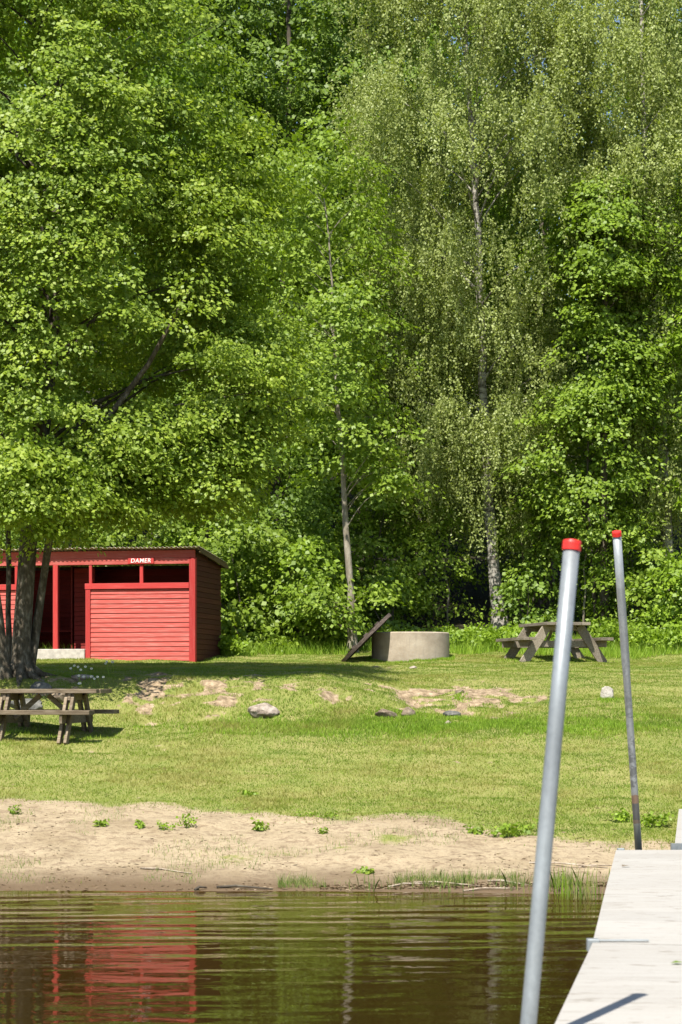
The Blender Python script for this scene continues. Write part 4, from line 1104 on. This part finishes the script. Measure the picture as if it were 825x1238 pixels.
# ------------------------------------------------------------------ pier
e0 = Vector((.36, 5.2)); 
pts_e = [Vector((1.254-.184/.983*5.4, 4.5)), Vector((1.254, 9.9)), Vector((A(731, 12.9), 12.9)), Vector((A(745, 17.8), 17.8))]
zs_ = [.64, .64, .57, .455]
pier = empty('pier', (1.254, 9.9, 0), 0, label='pale plank pier floating on the lake and reaching the shore', cat='pier')
PW = 2.1
def sub(v): return Vector((v[0]-1.254, v[1]-9.9, v[2]))
for i in range(3):
    a, b = pts_e[i], pts_e[i+1]; d = (b-a).normalized(); n_ = Vector((d.y, -d.x))
    if i == 2: n2 = Vector((1, .03)).normalized()
    else: n2 = n_
    za, zb = zs_[i], zs_[i+1]
    a3 = sub((a.x+d.x*.006, a.y+d.y*.006, za)); b3 = sub((b.x-d.x*.006, b.y-d.y*.006, zb))
    A2 = a3+Vector((n_.x, n_.y, 0))*PW; B2 = b3+Vector((n2.x, n2.y, 0))*PW
    up = [a3, A2, B2, b3]; nrm = (A2-a3).cross(b3-a3).normalized()
    mb = MB(); vs = up+[v-nrm*.05 for v in up]
    # transverse planks, butted, each with a hair gap
    L_ = (b3-a3).length; k = int(L_/.6)
    for j in range(k):
        t0 = j/k+.0003; t1 = (j+1)/k-.0003
        q = [a3.lerp(b3, t0), A2.lerp(B2, t0), A2.lerp(B2, t1), a3.lerp(b3, t1)]
        mb.add([v for v in q]+[v-nrm*.05 for v in q], [(0, 1, 2, 3), (5, 4, 7, 6), (1, 0, 4, 5), (2, 1, 5, 6), (3, 2, 6, 7), (0, 3, 7, 4)])
    mb.build('deck_panel', DECK, pier)
    fm = MB()
    for (p_, q_) in ((a3, b3), (A2, B2)):
        sdir = (A2-a3).normalized()*(.035 if p_ is a3 else -.035)
        fm.beam(p_+sdir-nrm*.125, q_+sdir-nrm*.125, .05, .14)
    fm.beam(a3-nrm*.125+(b3-a3).normalized()*.03, A2-nrm*.125+(b3-a3).normalized()*.03, .05, .14)
    fm.build('frame', GALV, pier)
    fl = MB()
    for t in (.15, .5, .85):
        c0 = a3.lerp(b3, t); c1 = A2.lerp(B2, t)
        if i < 2: fl.tube([c0.lerp(c1, .1)-nrm*.35, c0.lerp(c1, .9)-nrm*.35], [.22, .22], 16)
    if fl.v: fl.build('float', BLACK_F, pier, smooth=False)
# brackets
def bracket(p, L=.0):
    b = MB(); b.box(-.012, .05, -.03, .03, -.05, .014)
    if L: b.box(.05, L, -.012, .012, .001, .01)
    o = b.build('bracket', GALV, pier, bevel=.004); o.location = sub(p); return o
bracket((1.254-.01, 9.95, .642), .30)
bracket((pts_e[3].x+.02, 17.78, .458))
bracket((1.254-.184/.983*2.85-.02, 7.06, .642))
# shore ramp
ramp_ = empty('ramp', (A(817, 18.0), 18.0, 0), 0, label='pale gangway beyond the pier end at the right edge', cat='gangway')
r0_ = Vector((A(816, 18.1), 18.1, H(1021, 18.1))); r1_ = Vector((A(821, 22.5), 22.5, H(978, 22.5)))
r0_ -= Vector(ramp_.location); r1_ -= Vector(ramp_.location)
mb = MB(); wv = Vector((1.4, .02, 0)); q = [r0_, r0_+wv, r1_+wv, r1_]
mb.add(q+[v-Vector((0, 0, .05)) for v in q], [(0, 1, 2, 3), (5, 4, 7, 6), (1, 0, 4, 5), (2, 1, 5, 6), (3, 2, 6, 7), (0, 3, 7, 4)])
mb.build('deck_panel', DECK, ramp_)
fr_ = MB(); fr_.beam(r0_+Vector((.03, 0, -.11)), r1_+Vector((.03, 0, -.11)), .05, .12); fr_.beam(r0_+Vector((1.37, 0, -.11)), r1_+Vector((1.37, 0, -.11)), .05, .12)
fr_.box(r0_.x-.04, r0_.x+.1, r0_.y-.06, r0_.y+.0, r0_.z-.06, r0_.z+.012)
fr_.build('frame', GALV, ramp_)
# fallen leaf on the deck
lf = MB(); c = Vector((A(818, 8.0)+.0, 9.15, .64+.008))
c.x = A(818, c.y)
lf.add([c+Vector((-.03, -.012, 0)), c+Vector((0, -.03, .004)), c+Vector((.035, .0, .001)), c+Vector((.0, .022, .006))], [(0, 1, 2, 3)])
tag(lf.build('fallen_leaf', L_LIME), 'pale green leaf lying on the pier deck', 'leaf')
lf = MB(); c = Vector((A(756, 15.5), 15.5, .512+.006))
lf.add([c+Vector((-.03, -.03, 0)), c+Vector((.03, -.02, .006)), c+Vector((.035, .03, .001)), c+Vector((-.02, .03, .008))], [(0, 1, 2, 3)])
tag(lf.build('fallen_leaf', WOOD_BROWN), 'small brown dead leaf on the far deck panel', 'leaf')

# ------------------------------------------------------------------ poles
def pole(base, top, r_low, r_top, label, matp, capr):
    base = Vector(base); top = Vector(top); d = top-base
    root = empty('mooring_pole', base, 0, label=label, cat='pole')
    n = 24
    MB().tube([d*t for t in (0, .25, .5, .62, .66, .85, 1)], [r_low, r_low, r_low, r_low, r_top, r_top, r_top], n).build('pipe', matp, root, smooth=True)
    u = d.normalized(); hc_ = capr*.95
    cp = MB(); cp.tube([d-u*hc_*1.0, d-u*hc_*.95, d-u*.004, d+u*hc_*.12, d+u*hc_*.22], [capr*.96, capr, capr, capr*.93, capr*.6], n)
    cp.build('cap', REDCAP, root, smooth=False)
    return root
# near: through deck plane at (.625,7.06,.64), top (.82,7.20,2.44)
b = Vector((.659, 7.06, .64)); t = Vector((A(692, 7.2), 7.2, H(655, 7.2)))
bb = b+(b-t)*((b.z+1.6)/(t.z-b.z))
pole(bb, t, .0293, .0293, 'thick-looking grey steel pole with red cap nearest the camera', GALV, .0342)
D0 = 18.1; b = Vector((A(772.2, D0), D0, H(1026, D0))); t = Vector((A(745.8, 17.2), 17.2, H(643, 17.2)))
bb = b+(b-t)*(.45/(t.z-b.z))
pole(bb, t, .0325, .037, 'thinner-looking stained steel pole with red cap beyond the pier end', GALV_ST, .0415)

# ------------------------------------------------------------------ light, sky, camera
AZ, EL = 21, 58
world = bpy.data.worlds.new('World'); scene.world = world; world.use_nodes = True
nt = world.node_tree; nt.nodes.clear()
sky = nt.nodes.new('ShaderNodeTexSky'); sky.sky_type = 'NISHITA'; sky.sun_disc = False
sky.sun_elevation = math.radians(EL); sky.sun_rotation = math.radians(180+AZ); sky.air_density = 1.0; sky.dust_density = .6; sky.ozone_density = 1.2
bg = nt.nodes.new('ShaderNodeBackground'); bg.inputs[1].default_value = .09
ow = nt.nodes.new('ShaderNodeOutputWorld'); nt.links.new(sky.outputs[0], bg.inputs[0]); nt.links.new(bg.outputs[0], ow.inputs[0])
sl = bpy.data.lights.new('sun', 'SUN'); sl.energy = 5.0; sl.angle = math.radians(.53); sl.color = (1, .955, .88)
so = bpy.data.objects.new('sun', sl); COL.objects.link(so)
v = Vector((math.sin(math.radians(AZ))*math.cos(math.radians(EL)), math.cos(math.radians(AZ))*math.cos(math.radians(EL)), -math.sin(math.radians(EL))))
so.rotation_euler = v.to_track_quat('-Z', 'Y').to_euler(); so.location = (-10, -10, 30)

cam = bpy.data.cameras.new('camera'); co = bpy.data.objects.new('camera', cam); COL.objects.link(co)
co.location = (0, 0, EYE); co.rotation_euler = (PI/2, 0, 0)
cam.sensor_fit = 'VERTICAL'; cam.sensor_height = 36; cam.sensor_width = 24; cam.lens = F/1238*36
cam.shift_y = (830-619)/1238; cam.clip_end = 2000; cam.clip_start = .1
cam.dof.use_dof = True; cam.dof.focus_distance = 38; cam.dof.aperture_fstop = 6.3
scene.camera = co
scene.view_settings.view_transform = 'Standard'; scene.view_settings.look = 'None'
scene.view_settings.exposure = 1.0; scene.view_settings.gamma = 1; scene.view_settings.use_curve_mapping = False
c = scene.cycles
c.max_bounces = 6; c.diffuse_bounces = 3; c.glossy_bounces = 3; c.transmission_bounces = 3; c.transparent_max_bounces = 8; c.volume_bounces = 0
c.caustics_reflective = False; c.caustics_refractive = False
c.sample_clamp_indirect = 4
